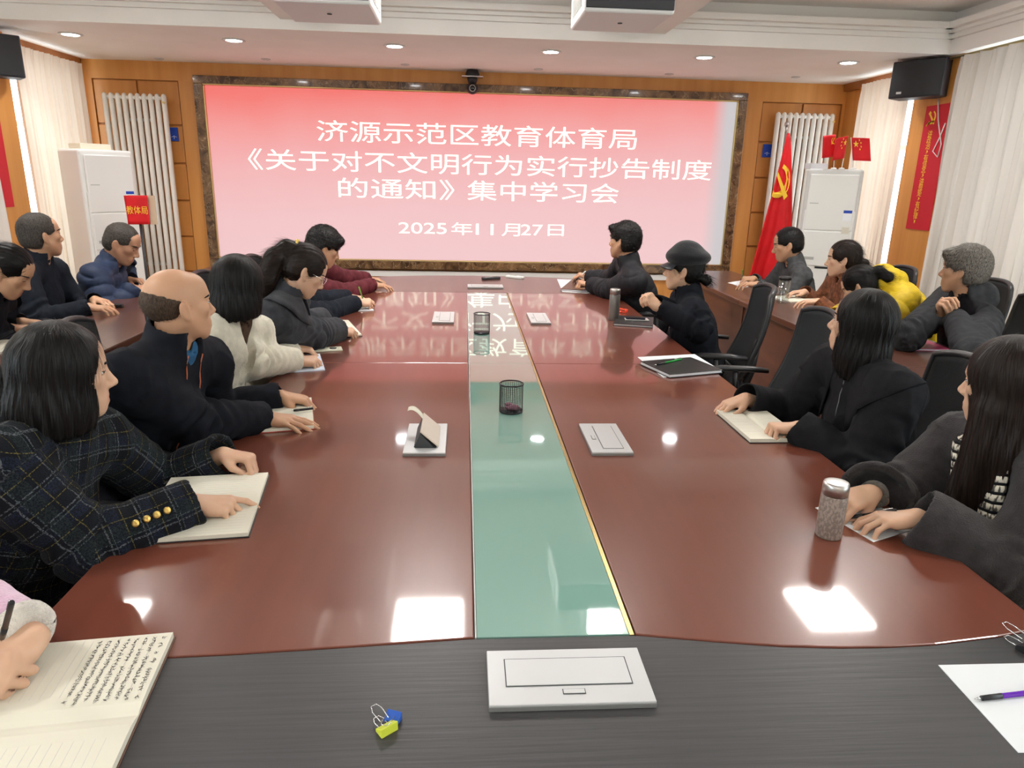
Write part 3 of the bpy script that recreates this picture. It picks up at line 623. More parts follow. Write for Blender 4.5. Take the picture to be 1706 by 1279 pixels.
# ------------------------------------------------------------------ conference table
mat('pad_blue', (0.68, 0.76, 0.88), 0.7); mat('cream_phone', (0.72, 0.72, 0.58), 0.35)
mat('beige_lid', (0.62, 0.54, 0.46), 0.4)
TX0, TX1, GX0, GX1, TZ = -0.84, 1.206, 0.024, 0.3432, 0.75  # table and people coordinates have the same scaling about the camera baked in
def seg_poly(p): return p
def conference_table():
    e = empty('conference_table', (0.1836, 3.48, 0), label='long glossy red-brown conference table with a green glass strip down the middle', cat='table')
    off = np.array([0.1836, 3.48])
    def top(name, poly, m, z0=TZ-0.04, z1=TZ, bev=0.003):
        return MB().prism([(x-off[0], y-off[1]) for x, y in poly], z0, z1).build(name, m, e, bev, 2)
    nearL = [(-0.8400, 1.1400), (-0.6240, 1.1448), (-0.4200, 1.1544), (-0.1920, 1.1700), (GX0, 1.1868)]
    nearR = [(GX1, 1.1868), (0.5040, 1.1592), (0.6240, 1.1412), (0.7380, 1.1328), (0.8400, 1.1316), (0.9360, 1.1364), (1.0800, 1.1556), (1.2060, 1.1820)]
    g = 0.0015; ym = 3.324; yf = 5.538
    top('table_panel', nearL[:-1]+[(GX0-g, 1.1868), (GX0-g, ym-g), (TX0, ym-g)], 'table_wood')
    top('table_panel', [(GX1+g, 1.1868)]+nearR[1:]+[(TX1, ym-g), (GX1+g, ym-g)], 'table_wood')
    top('table_panel', [(TX0, ym+g), (GX0-g, ym+g), (GX0-g, yf-g), (TX0, yf-g)], 'table_wood')
    top('table_panel', [(GX1+g, ym+g), (TX1, ym+g), (TX1, yf-g), (GX1+g, yf-g)], 'table_wood')
    for y0, y1 in ((1.1886, ym), (ym+0.002, yf-0.002)):
        top('glass_panel', [(GX0+0.004, y0), (GX1-0.012, y0), (GX1-0.012, y1), (GX0+0.004, y1)], 'glass_strip', TZ-0.014, TZ-0.001, 0.001)
    top('added_glass_trim', [(GX1-0.011, 1.188), (GX1-0.001, 1.188), (GX1-0.001, yf), (GX1-0.011, yf)], 'brass', TZ-0.02, TZ-0.002, 0.001)  # added brass strip, stands in for the wood edge reflected beside the glass
    top('added_glass_trim', [(GX0, 1.188), (GX0+0.0035, 1.188), (GX0+0.0035, yf), (GX0, yf)], 'grey_plastic', TZ-0.02, TZ-0.001, 0.0005)
    top('glass_tray', [(GX0, 1.188), (GX1, 1.188), (GX1, yf), (GX0, yf)], 'table_side', TZ-0.05, TZ-0.021, 0)
    # dark end pieces: near one under the camera, far one before the screen
    cap = [(x, y-0.003) for x, y in nearL]+[(x, y-0.003) for x, y in nearR]
    n = 18; arc = [(1.27, 1.182) for k in range(1)]
    ell = [(0.1836+1.26*math.cos(a), 1.032-0.744*math.sin(a)) for a in np.linspace(0.0, PI, n)]
    top('end_piece', [(-1.056, 1.146)]+cap+[(1.428, 1.182)]+ell, 'cap_wood')
    ell2 = [(0.1836+1.08*math.cos(a), 5.94+0.60*max(0, math.sin(a))**0.45) for a in np.linspace(0.0, PI, n)]
    top('end_piece', [(TX0-0.02, yf+0.002), (TX1+0.02, yf+0.002)]+ell2, 'outer_wood')
    # skirts and legs
    for x in (TX0+0.52, TX1-0.52):
        for a, c in ((1.2, 3.3), (3.35, 5.52)): box_obj('skirt_panel', (x-off[0], (a+c)/2-off[1], 0.36), (0.03, c-a, 0.70), 'table_side', e)
    for y in (0.75, 6.3): box_obj('skirt_panel', (0, y-off[1], 0.36), (1.4, 0.03, 0.70), 'table_side', e)
conference_table()
def outer_desk(label, x0, x1, y0, y1, inner):
    e = empty('outer_desk', ((x0+x1)/2, (y0+y1)/2, 0), label=label, cat='table', group='outer row desks'); L_ = y1-y0; w = x1-x0
    MB().box((0, 0, TZ-0.02), (w, L_-0.004, 0.04)).build('desk_top', 'outer_wood', e, 0.004)
    s = 1 if inner > 0 else -1
    box_obj('modesty_panel', (s*(w/2-0.05), 0, 0.37), (0.02, L_-0.03, 0.66), 'table_side', e)
    for yy in (-L_/2+0.012, L_/2-0.012): box_obj('side_panel', (0, yy, 0.355), (w-0.06, 0.022, 0.71), 'table_side', e)
    box_obj('edge_strip', (s*(w/2+0.001), 0, TZ-0.02), (0.004, L_-0.01, 0.03), 'table_side', e)
Ys = [0.24, 1.68, 3.30, 5.34, 7.2]
pos = ['beside the camera', 'nearest the camera', 'in the middle of its row', 'nearest the screen']
for i in range(1, 4):
    outer_desk('dark wooden outer desk on the right side, '+pos[i], 2.148, 2.784, Ys[i], Ys[i+1], -1)
    outer_desk('dark wooden outer desk on the left side, '+pos[i], -2.424, -1.788, Ys[i], Ys[i+1], 1)

# ------------------------------------------------------------------ office chairs
def make_chair():
    e = empty('office_chair', (0, 0, 0), label='x', cat='chair', group='black mesh office chairs')
    # seat cushion
    def cushion(w, d, h, z, y0):
        mb = MB(); n = 28; V_ = []; prof = [(0.90, 0), (1, .25), (1, .7), (0.93, 1.0), (0.6, 1.06), (0, 1.07)]
        for s, t in prof:
            for k in range(n):
                a = 2*PI*k/n; ca, sa = math.cos(a), math.sin(a); q = (abs(ca)**4+abs(sa)**4)**-0.25
                V_.append((w/2*s*q*ca, y0+d/2*s*q*sa, z+h*t))
        mb.add(V_, [(i*n+k, i*n+(k+1) % n, (i+1)*n+(k+1) % n, (i+1)*n+k) for i in range(len(prof)-1) for k in range(n)], True); mb.add(V_[:n], [tuple(range(n-1, -1, -1))])
        return mb
    cushion(0.49, 0.47, 0.06, 0.42, 0.0).build('seat', 'chair_fabric', e)
    def back(off):
        def fn(u, v):
            a = (u-0.5)*2; b = (v-0.5)*2
            hw = 0.235*(1-0.10*v)*(1-0.05*abs(b)**6); x = a*hw
            z = 0.50+0.54*v-0.03*abs(a)**3*(1 if v > 0.5 else -1)*abs(b)
            y = -0.225-0.13*v-0.03*math.sin(PI*v)+0.055*a*a+off
            return (x, y, z)
        return fn
    MB().grid(back(0.0), 16, 16).build('backrest', 'chair_fabric', e, solid=0.022)
    f = back(0.0); rim = [f(0, v) for v in np.linspace(0, 1, 12)]+[f(u, 1) for u in np.linspace(0, 1, 12)[1:]]+[f(1, v) for v in np.linspace(1, 0, 12)[1:]]+[f(u, 0) for u in np.linspace(1, 0, 12)[1:]]
    MB().tube(rim, 0.015, 8).build('back_frame', 'chair_frame', e)
    MB().tube([(0, -0.12, 0.40), (0, -0.26, 0.42), (0, -0.285, 0.52), (0, -0.31, 0.72)], [0.035, 0.03, 0.028, 0.02], 8).build('back_support', 'chair_frame', e)
    for s in (-1, 1):
        a = MB().tube([(s*0.22, -0.02, 0.41), (s*0.275, -0.02, 0.43), (s*0.285, -0.03, 0.55), (s*0.285, -0.02, 0.655)], 0.016, 8).build('arm_post', 'chair_frame', e)
        MB().tube([(s*0.285, -0.19, 0.665), (s*0.285, -0.1, 0.672), (s*0.285, 0.06, 0.672), (s*0.275, 0.13, 0.655), (s*0.262, 0.165, 0.61)], [0.02, 0.026, 0.026, 0.024, 0.018], 10, flat=0.65).build('armrest', 'chair_frame', a)
    MB().lathe([(0.028, 0.10), (0.028, 0.30), (0.02, 0.30), (0.02, 0.42)], n=14).build('gas_column', 'chair_frame', e)
    MB().box((0, 0, 0.405), (0.22, 0.26, 0.035)).build('tilt_plate', 'chair_frame', e, 0.006)
    for k in range(5):
        a = 2*PI*k/5+0.3; c, s = math.cos(a), math.sin(a)
        MB().tube([(0.02*c, 0.02*s, 0.115), (0.16*c, 0.16*s, 0.10), (0.29*c, 0.29*s, 0.075)], [0.028, 0.022, 0.016], 8).build('base_leg', 'chair_frame', e)
        MB().sphere((0.29*c, 0.29*s, 0.032), (0.03, 0.03, 0.032), 10, 8).build('caster', 'black_plastic', e)
    return e
CHAIR0 = make_chair(); _chair_used = [False]
def chair(x, y, yaw, label):
    c = CHAIR0
    if _chair_used[0]: c = copy_tree(CHAIR0)
    _chair_used[0] = True
    c.location = (x, y, 0); c.rotation_euler = (0, 0, -math.radians(yaw)); c['label'] = label
    return c

# ------------------------------------------------------------------ pop-up sockets
def socket(label, c, L_, W_, rz, opened=False):
    e = empty('pop_up_socket', (c[0], c[1], TZ), rz, label, 'socket', 'pop-up sockets in the table')
    MB().box((0, 0, 0.0045), (L_, W_, 0.009)).build('base_plate', 'socket_edge', e, 0.001); MB().box((0, 0, 0.011), (L_-0.001, W_-0.001, 0.005)).build('bezel', 'socket_silver', e, 0.0015)
    if not opened:
        MB().box((0, W_*0.06, 0.0142), (L_*0.77+0.004, W_*0.48+0.004, 0.0005)).build('lid_gap', 'socket_dark', e); MB().box((0, W_*0.06, 0.0147), (L_*0.77, W_*0.48, 0.001)).build('lid', 'socket_silver', e, 0.0004)
        MB().box((0.005, -W_*0.30, 0.0142), (0.040, 0.013, 0.0005)).build('button_gap', 'socket_dark', e); MB().box((0.005, -W_*0.30, 0.0148), (0.037, 0.010, 0.001)).build('button', 'socket_silver', e)
    else:       # the lid is tipped up: wedge with dark cheeks, a curled strip sticking out
        MB().box((0, -W_*0.02, 0.0142), (L_*0.72, W_*0.50, 0.0006)).build('well', 'socket_dark', e)
        l = L_*0.34; 
        mb = MB(); y0, y1, zt = -W_*0.20, W_*0.26, 0.062
        mb.add([(-l, y0, 0.014), (l, y0, 0.014), (l, y1, 0.014), (-l, y1, 0.014), (-l, W_*0.10, zt), (l, W_*0.10, zt)], [(0, 1, 5, 4), (0, 4, 3), (1, 2, 5), (3, 4, 5, 2)]); mb.build('socket_block', 'socket_dark', e)
        mb = MB(); q = np.array([[-l, y0-0.004-0.012, 0.017], [l, y0-0.004-0.012, 0.017], [l, W_*0.10, zt+0.006], [-l, W_*0.10, zt+0.006]]); mb.add(q, [(0, 1, 2, 3)]); mb.build('lid', 'beige_lid', e, solid=0.004)
        fn = lambda u, v: (l*0.55+(v-0.5)*0.045+0.02*u, W_*0.08+0.055*u, zt+0.004+0.030*math.sin(u*2.2))
        MB().grid(fn, 8, 2).build('paper_strip', 'cream_paper', e, solid=0.001)
socket('silver pop-up socket set in the dark end piece nearest the camera', (0.1884, 1.0560), 0.2880, 0.1452, 0.0)
socket('silver pop-up socket right of the glass strip, nearer one', (0.4896, 2.2656), 0.2832, 0.1380, -PI/2)
socket('open pop-up socket left of the glass strip with its lid tipped up', (-0.1260, 2.2656), 0.2832, 0.1380, PI/2, True)
socket('small closed socket left of the glass strip, farther one', (-0.1284, 4.4520), 0.3480, 0.1344, -PI/2)
socket('small closed socket right of the glass strip, farther one', (0.4800, 4.4520), 0.3360, 0.1260, -PI/2)
socket('pale socket box at the far end of the glass strip', (0.1764, 5.8320), 0.2940, 0.1560, 0.0)

# ------------------------------------------------------------------ mesh pen cups
def pen_cup(label, x, y, r, h, filled):
    e = empty('pen_cup', (x, y, TZ), label=label, cat='pen cup', group='black wire mesh pen cups')
    mb = MB(); n = 36; t = 0.0007
    for k in range(n):
        a = 2*PI*k/n; mb.tube([(r*math.cos(a), r*math.sin(a), 0.002), (r*math.cos(a), r*math.sin(a), h-0.003)], t, 4, False)
    for i in range(1, 16):
        z = h*i/16; mb.tube([(r*math.cos(2*PI*k/24), r*math.sin(2*PI*k/24), z) for k in range(25)], t*0.8, 3, False)
    mb.build('wire_mesh', 'mesh_metal', e)
    MB().tube([(r*1.01*math.cos(2*PI*k/28), r*1.01*math.sin(2*PI*k/28), h) for k in range(29)], 0.003, 8, False).build('rim', 'mesh_metal', e)
    MB().lathe([(r, 0.0), (r, 0.006), (0.0, 0.005)], n=28).build('bottom', 'mesh_metal', e)
    if filled: MB().sphere((0.004, 0.002, 0.016), (r*0.62, r*0.5, 0.012), 12, 8).sphere((-0.01, 0.005, 0.026), (0.014, 0.012, 0.01), 10, 6).build('eraser', 'rubber_pink', e)
pen_cup('black wire mesh pen cup on the glass strip, nearer to the camera', 0.1836, 2.586, 0.045, 0.112, True)
pen_cup('black wire mesh pen cup on the glass strip, farther from the camera', 0.1044, 4.02, 0.046, 0.115, False)

# ------------------------------------------------------------------ bottles
def thermos(label, x, y, r, h, body, cap_h):
    e = empty('thermos', (x, y, TZ), label=label, cat='thermos')
    MB().lathe([(r*0.94, 0), (r, 0.004), (r, h-cap_h), (r*0.97, h-cap_h+0.003)], n=32).build('body', body, e)
    MB().lathe([(r*0.985, h-cap_h+0.003), (r*0.985, h-0.008), (r*0.93, h-0.001), (r*0.8, h), (0, h-0.001)], n=32).build('cap', 'brushed_metal', e)
thermos('taupe patterned thermos with steel cap standing beside the scarfed woman', 0.941, 1.578, 0.0325, 0.150, 'thermos_taupe', 0.036)
thermos('slim grey thermos standing before the woman in the cap', 0.972, 4.46, 0.034, 0.205, 'thermos_grey', 0.042)
def tumbler(x, y):
    e = empty('glass_tumbler', (x, y, TZ), label='clear glass tumbler with black lid on the right outer desk', cat='bottle'); r, h = 0.044, 0.18
    MB().lathe([(0, 0.0), (r*0.9, 0.0), (r, 0.006), (r, h), (r-0.003, h), (r-0.003, 0.012), (0, 0.012)], n=28).build('glass_wall', 'tumbler_glass', e)
    MB().lathe([(r+0.002, h), (r+0.002, h+0.022), (r*0.85, h+0.026), (0, h+0.026)], n=28).build('lid', 'black_plastic', e)
tumbler(*tp(1303, 505)[:2])

# ------------------------------------------------------------------ paper, notebooks, pens
def notebook(label, corners, cover, page='cream_paper', th=0.012, opened=True, ruled=12, across=True, name='notebook', dz=0.0):
    """corners in order round the book; the spine of an open book runs from the middle of side 1-2 to the middle of side 3-4"""
    P = [np.array(c[:2]) for c in corners]; c = sum(P)/4; ux = (P[1]-P[0]+P[2]-P[3])/2; uy = (P[3]-P[0]+P[2]-P[1])/2
    w, h = np.linalg.norm(ux), np.linalg.norm(uy); a = math.atan2(ux[1], ux[0])
    if ux[0]*uy[1]-ux[1]*uy[0] < 0: P = [P[1], P[0], P[3], P[2]]; ux = -ux; a = math.atan2(ux[1], ux[0])
    e = empty(name, (c[0], c[1], TZ+dz), a, label, 'notebook', 'notebooks on the tables')
    if cover: MB().box((0, 0, 0.0015), (w+0.006, h+0.006, 0.003)).build('cover', cover, e, 0.001)
    z0 = 0.003 if cover else 0.0
    if opened:
        for s in (-1, 1):
            prof = [(0.0, 0.35), (0.05, 0.62), (0.12, 0.88), (0.25, 1.0), (0.97, 1.0), (1.0, 0.97)]
            V_ = []; 
            for u, t in prof: V_ += [(s*u*w/2, -h/2, z0), (s*u*w/2, -h/2, z0+th*t), (s*u*w/2, h/2, z0+th*t), (s*u*w/2, h/2, z0)]
            F = []
            for i in range(len(prof)-1):
                for k in range(4):
                    q = (i*4+k, i*4+(k+1) % 4, (i+1)*4+(k+1) % 4, (i+1)*4+k); F.append(q if s < 0 else q[::-1])
            F += [(0, 1, 2, 3) if s > 0 else (3, 2, 1, 0), tuple((len(prof)-1)*4+k for k in ((3, 2, 1, 0) if s > 0 else (0, 1, 2, 3)))]
            MB().add(V_, F).build('page_block', page, e)
            mb = MB(); z = z0+th+0.0002
            for i in range(ruled):
                t = (i+0.5)/ruled-0.5
                if across: mb.box((s*w*0.305, t*h*0.86, z), (w*0.36, 0.0006, 0.0002))
                else: mb.box((s*w*(0.305+t*0.36), 0, z), (0.0006, h*0.86, 0.0002))
            mb.build('ruled_lines', 'rule_line', e)
    else:
        MB().box((0, 0, z0+th/2), (w, h, th)).build('page_block', page, e, 0.0005)
        if cover: MB().box((0, 0, z0+th+0.0015), (w+0.006, h+0.006, 0.003)).build('cover', cover, e, 0.001)
    return e, w, h, z0+th
def sheet(label, corners, m='paper', name='paper_sheet', th=0.0012, dz=0.0):
    P = [np.array(c[:2]) for c in corners]; c = sum(P)/len(P); e = empty(name, (c[0], c[1], TZ+dz), 0, label, 'paper')
    MB().prism([tuple(p-c) for p in P], 0, th).build('sheet', m, e); return e
def pen(label, a, b, m, tipm='metal', r=0.0045):
    a, b = np.array(a, float), np.array(b, float); e = empty('pen', tuple(a), 0, label, 'pen', 'pens'); d = b-a
    MB().tube([(0, 0, 0), tuple(d*0.09)], [0.0008, r*0.75], 8).build('tip', tipm, e); MB().tube([tuple(d*0.09), tuple(d*0.36)], [r, r*1.12], 10).build('grip', 'black_plastic', e)
    MB().tube([tuple(d*0.36), tuple(d*0.97), tuple(d)], [r, r, r*0.7], 10).build('barrel', m, e)
    n = np.cross(d, [0, 0, 1.0]); n = np.cross(n, d); n /= np.linalg.norm(n)+1e-9; 
    MB().tube([tuple(d*0.95+n*r*0.6), tuple(d*0.94+n*r*1.7), tuple(d*0.72+n*r*1.6)], r*0.28, 6).build('clip', tipm, e)

# open notebook of the writer in pink (bottom left), spine across the picture
e, w, h, zz = notebook('open lined notebook with dense handwriting in the bottom left corner', [(-0.8580, 1.1820), (-0.8100, 0.7584), (-0.5040, 0.7680), (-0.5544, 1.1880)], 'book_brown', 'cream_paper', 0.012, ruled=17)
def writing(e, w, h, zz):
    r = random.Random(4); mb = MB()
    for i in range(8):
        y = h*(0.46-0.052*i); x = -w*0.47; end = -w*(0.07+0.02*r.random())
        while x < end:
            for _ in range(4):
                a = r.choice((0, PI/2, 0.8, 2.3))+r.uniform(-.2, .2); L_ = 0.006; cx = x+r.uniform(0, 0.005); cy = y+r.uniform(-0.003, 0.003)
                dx, dy = math.cos(a)*L_/2, math.sin(a)*L_/2; nx, ny = -math.sin(a)*0.0004, math.cos(a)*0.0004; z = zz+0.0005
                mb.add([(cx-dx-nx, cy-dy-ny, z), (cx+dx-nx, cy+dy-ny, z), (cx+dx+nx, cy+dy+ny, z), (cx-dx+nx, cy-dy+ny, z)], [(0, 1, 2, 3)])
            x += 0.0074 if r.random() > 0.08 else 0.019
    mb.build('handwriting', 'ink', e)
writing(e, w, h, zz)
notebook('open cream notebook under the hand of the woman in the plaid coat', [tuple(tp(285, 800)[:2]), tuple(tp(222, 906)[:2]), tuple(tp(410, 897)[:2]), tuple(tp(449, 795)[:2])], 'book_black', 'cream_paper', 0.010, ruled=9, across=False)
notebook('red-covered open notebook under the bald man\'s hand', [tuple(tp(425, 672)[:2]), tuple(tp(436, 718)[:2]), tuple(tp(514, 719)[:2]), tuple(tp(527, 667)[:2])], 'book_red', 'cream_paper', 0.010, ruled=9)
notebook('pale blue writing pad before the woman in the white coat', [tuple(tp(480, 620)[:2]), tuple(tp(537, 618)[:2]), tuple(tp(537, 590)[:2]), tuple(tp(488, 594)[:2])], None, 'pad_blue', 0.006, opened=False, name='writing_pad')
notebook('cream notebook before the woman in the grey coat', [tuple(tp(552, 563)[:2]), tuple(tp(592, 561)[:2]), tuple(tp(590, 535)[:2]), tuple(tp(558, 537)[:2])], 'book_black', 'cream_paper', 0.008, opened=True, ruled=6)
notebook('small white pad under the hand with the lime green pen', [tuple(tp(590, 519)[:2]), tuple(tp(617, 518)[:2]), tuple(tp(617, 505)[:2]), tuple(tp(593, 506)[:2])], None, 'paper', 0.006, opened=False, name='writing_pad')
notebook('small notebook before the person in the maroon jacket', [tuple(tp(618, 479)[:2]), tuple(tp(640, 478)[:2]), tuple(tp(640, 468)[:2]), tuple(tp(622, 468)[:2])], 'book_black', 'paper', 0.010, opened=False, name='writing_pad')
notebook('open cream notebook with black cover before the woman in the black coat', [(0.9840, 2.2416), (1.1580, 2.2392), (1.2240, 2.5668), (1.0032, 2.5560)], 'book_black', 'cream_paper', 0.013, ruled=8)
e, w, h, zz = notebook('closed black notebook with a green pen on top, right side of the table', [tuple(tp(1104, 631)[:2]), tuple(tp(1193, 622)[:2]), tuple(tp(1158, 601)[:2]), tuple(tp(1078, 607)[:2])], 'book_black', 'paper', 0.012, opened=False, dz=0.0016)
sheet('white sheet under the closed black notebook', [tp(1062, 595), tp(1105, 629), tp(1199, 616), tp(1157, 590)])
notebook('closed dark notebook under a phone before the woman in the cap', [tuple(tp(1020, 541)[:2]), tuple(tp(1090, 548)[:2]), tuple(tp(1085, 531)[:2]), tuple(tp(1030, 530)[:2])], 'book_black', 'paper', 0.010, opened=False)
notebook('brown notebook with papers before the man in the black puffer jacket', [tuple(tp(945, 485)[:2]), tuple(tp(990, 488)[:2]), tuple(tp(985, 470)[:2]), tuple(tp(944, 468)[:2])], 'book_brown', 'paper', 0.010, opened=False, dz=0.0015)
sheet('loose papers under the brown notebook at the far right', [tp(928, 465), tp(937, 486), tp(992, 489), tp(975, 466)])
sheet('white sheet under the hands of the woman with the scarf', [tp(1358, 846), tp(1455, 903), tp(1530, 880), tp(1440, 830)])
e = sheet('white sheet of paper in the bottom right corner', [(0.8976, 1.0728), (0.8892, 0.8616), (1.182, 0.8592), (1.182, 1.0716)])
pen('ballpoint pen with black grip on the white sheet in the bottom right corner', tp(1624, 1164, TZ+0.006), tp(1745, 1150, TZ+0.006), 'pen_purple')
pen('green pen lying on the closed black notebook', tp(1090, 608, TZ+0.024), tp(1136, 598, TZ+0.024), 'pen_green')
sheet('white sheet before the man in the grey jacket', [tp(1212, 471), tp(1240, 479), tp(1262, 474), tp(1236, 467)])
notebook('cream notebook before the woman in the brown fleece', [tuple(tp(1310, 500)[:2]), tuple(tp(1350, 510)[:2]), tuple(tp(1372, 497)[:2]), tuple(tp(1335, 488)[:2])], None, 'cream_paper', 0.010, opened=True, ruled=6)
notebook('pink-covered notebook before the grey-haired man', [tuple(tp(1495, 583)[:2]), tuple(tp(1565, 584)[:2]), tuple(tp(1548, 567)[:2]), tuple(tp(1494, 565)[:2])], 'book_pink', 'paper', 0.008, opened=False, name='notebook')
sheet('white sheet before the woman in the yellow puffer jacket', [tp(1345, 528), tp(1385, 540), tp(1420, 530), tp(1375, 518)])
sheet('white paper before the man in the navy puffer jacket', [tp(218, 490), tp(238, 494), tp(250, 487), tp(232, 484)])
notebook('white notebook on the left outer desk at the picture edge', [tuple(tp(-40, 597)[:2]), tuple(tp(14, 599)[:2]), tuple(tp(22, 570)[:2]), tuple(tp(-40, 572)[:2])], None, 'cream_paper', 0.012, opened=True, ruled=6)
pen('white pen on the left outer desk beside the black chair', tp(152, 545, TZ+0.005), tp(164, 556, TZ+0.005), 'white_plastic')
pen('lime green pen held at the far left of the table', tp(607, 505, TZ+0.012), tp(598, 478, TZ+0.15), 'pen_lime')
pen('lime green pen held by the man in the grey jacket', tp(1234, 472, TZ+0.005), tp(1238, 449, TZ+0.15), 'pen_lime')

# ------------------------------------------------------------------ small things on the tables
def phone(label, c, L_, W_, rz, m, ring, dz=0.0):
    e = empty('phone', (c[0], c[1], TZ+dz), rz, label, 'phone'); MB().box((0, 0, 0.004), (L_, W_, 0.008)).build('case', m, e, 0.003, 3)
    if ring:
        MB().lathe([(0.012, 0.008), (0.018, 0.008), (0.018, 0.011), (0.012, 0.011)], c=(L_*0.2, 0, 0), n=20, cap=False).build('camera_ring', 'black_plastic', e); MB().lathe([(0, 0.0095), (0.008, 0.0095), (0.008, 0.008)], c=(L_*0.2, 0, 0), n=14).build('camera_lens', 'grey_plastic', e)
    else: MB().box((0, 0, 0.0083), (L_*0.94, W_*0.92, 0.0006)).build('screen', 'lens_glass', e)
phone('cream phone with a round camera ring beside the white coat sleeve', tp(545, 583), 0.150, 0.078, 0.25, 'cream_phone', True)
phone('phone lying on the dark notebook before the woman in the cap', tp(1060, 537), 0.150, 0.075, -0.1, 'grey_plastic', False, 0.016)
def remote(label, c, L_, W_, rz, m):
    e = empty('remote_control', (c[0], c[1], TZ), rz, label, 'remote'); MB().box((0, 0, 0.010), (L_, W_, 0.020)).build('body', m, e, 0.005, 3)
    mb = MB()
    for i in range(4):
        for j in (-1, 0, 1): mb.box((-L_*0.3+i*0.02, j*0.012, 0.021), (0.009, 0.007, 0.003))
    mb.build('buttons', 'grey_plastic', e)
remote('dark remote control at the far end of the table', tp(818, 465), 0.17, 0.055, 0.5, 'dark_plastic'); remote('white remote control at the far end of the table', tp(858, 463), 0.17, 0.055, -0.6, 'white_plastic')
def binder_clip(label, c, rz, m, s=1.0):
    e = empty('binder_clip', (c[0], c[1], TZ), rz, label, 'binder clip', 'binder clips')
    w = 0.0125*s
    mb = MB(); mb.add([(-w, -0.007*s, 0), (w, -0.007*s, 0), (w, 0.008*s, 0.002), (-w, 0.008*s, 0.002), (-w, -0.007*s, 0.014*s), (w, -0.007*s, 0.014*s), (w, 0.008*s, 0.006*s), (-w, 0.008*s, 0.006*s)], [(0, 1, 5, 4), (0, 3, 2, 1), (4, 5, 6, 7), (0, 4, 7, 3), (1, 2, 6, 5), (2, 3, 7, 6)])
    mb.build('spring_body', m, e, 0.001)
    for zz, q in ((0.004, 1), (0.016*s, 1.2)):
        pts = [(-0.006*s, 0.006*s, zz*0.9), (-0.007*s, 0.020*s*q, zz*1.1), (-0.004*s, 0.027*s*q, zz*1.2), (0.004*s, 0.027*s*q, zz*1.2), (0.007*s, 0.020*s*q, zz*1.1), (0.006*s, 0.006*s, zz*0.9)]
        MB().tube(pts, 0.0007*s, 6).build('wire_handle', 'metal', e)
binder_clip('yellow binder clip on the dark near end of the table', tp(645, 1218), math.radians(38), 'clip_yellow', 1.25); binder_clip('blue binder clip touching the yellow one', tp(655, 1200), math.radians(160), 'clip_blue', 1.05)
binder_clip('black binder clip cut off by the right edge of the picture', tp(1712, 1084), math.radians(20), 'black_plastic', 1.6)
def earphones():
    c = tp(1037, 520); r = random.Random(3); pts = []
    for i in range(60):
        t = i/59; a = t*14
        pts.append((0.030*math.cos(a)*(1-0.4*t)+0.012*math.sin(3*a), 0.055*math.sin(a*0.9)*(1-0.3*t), 0.004+0.018*abs(math.sin(a*0.7))))
    e = empty('earphones', tuple(c), label='tangled orange-red earphone cord beside the slim grey thermos', cat='earphones')
    MB().tube(pts, 0.0022, 6).build('cord', 'earphone_red', e); MB().sphere((0.03, 0.02, 0.008), 0.008, 10, 6).build('earbud', 'earphone_red', e); MB().sphere((-0.02, -0.03, 0.008), 0.008, 10, 6).build('earbud', 'earphone_red', e)
earphones()
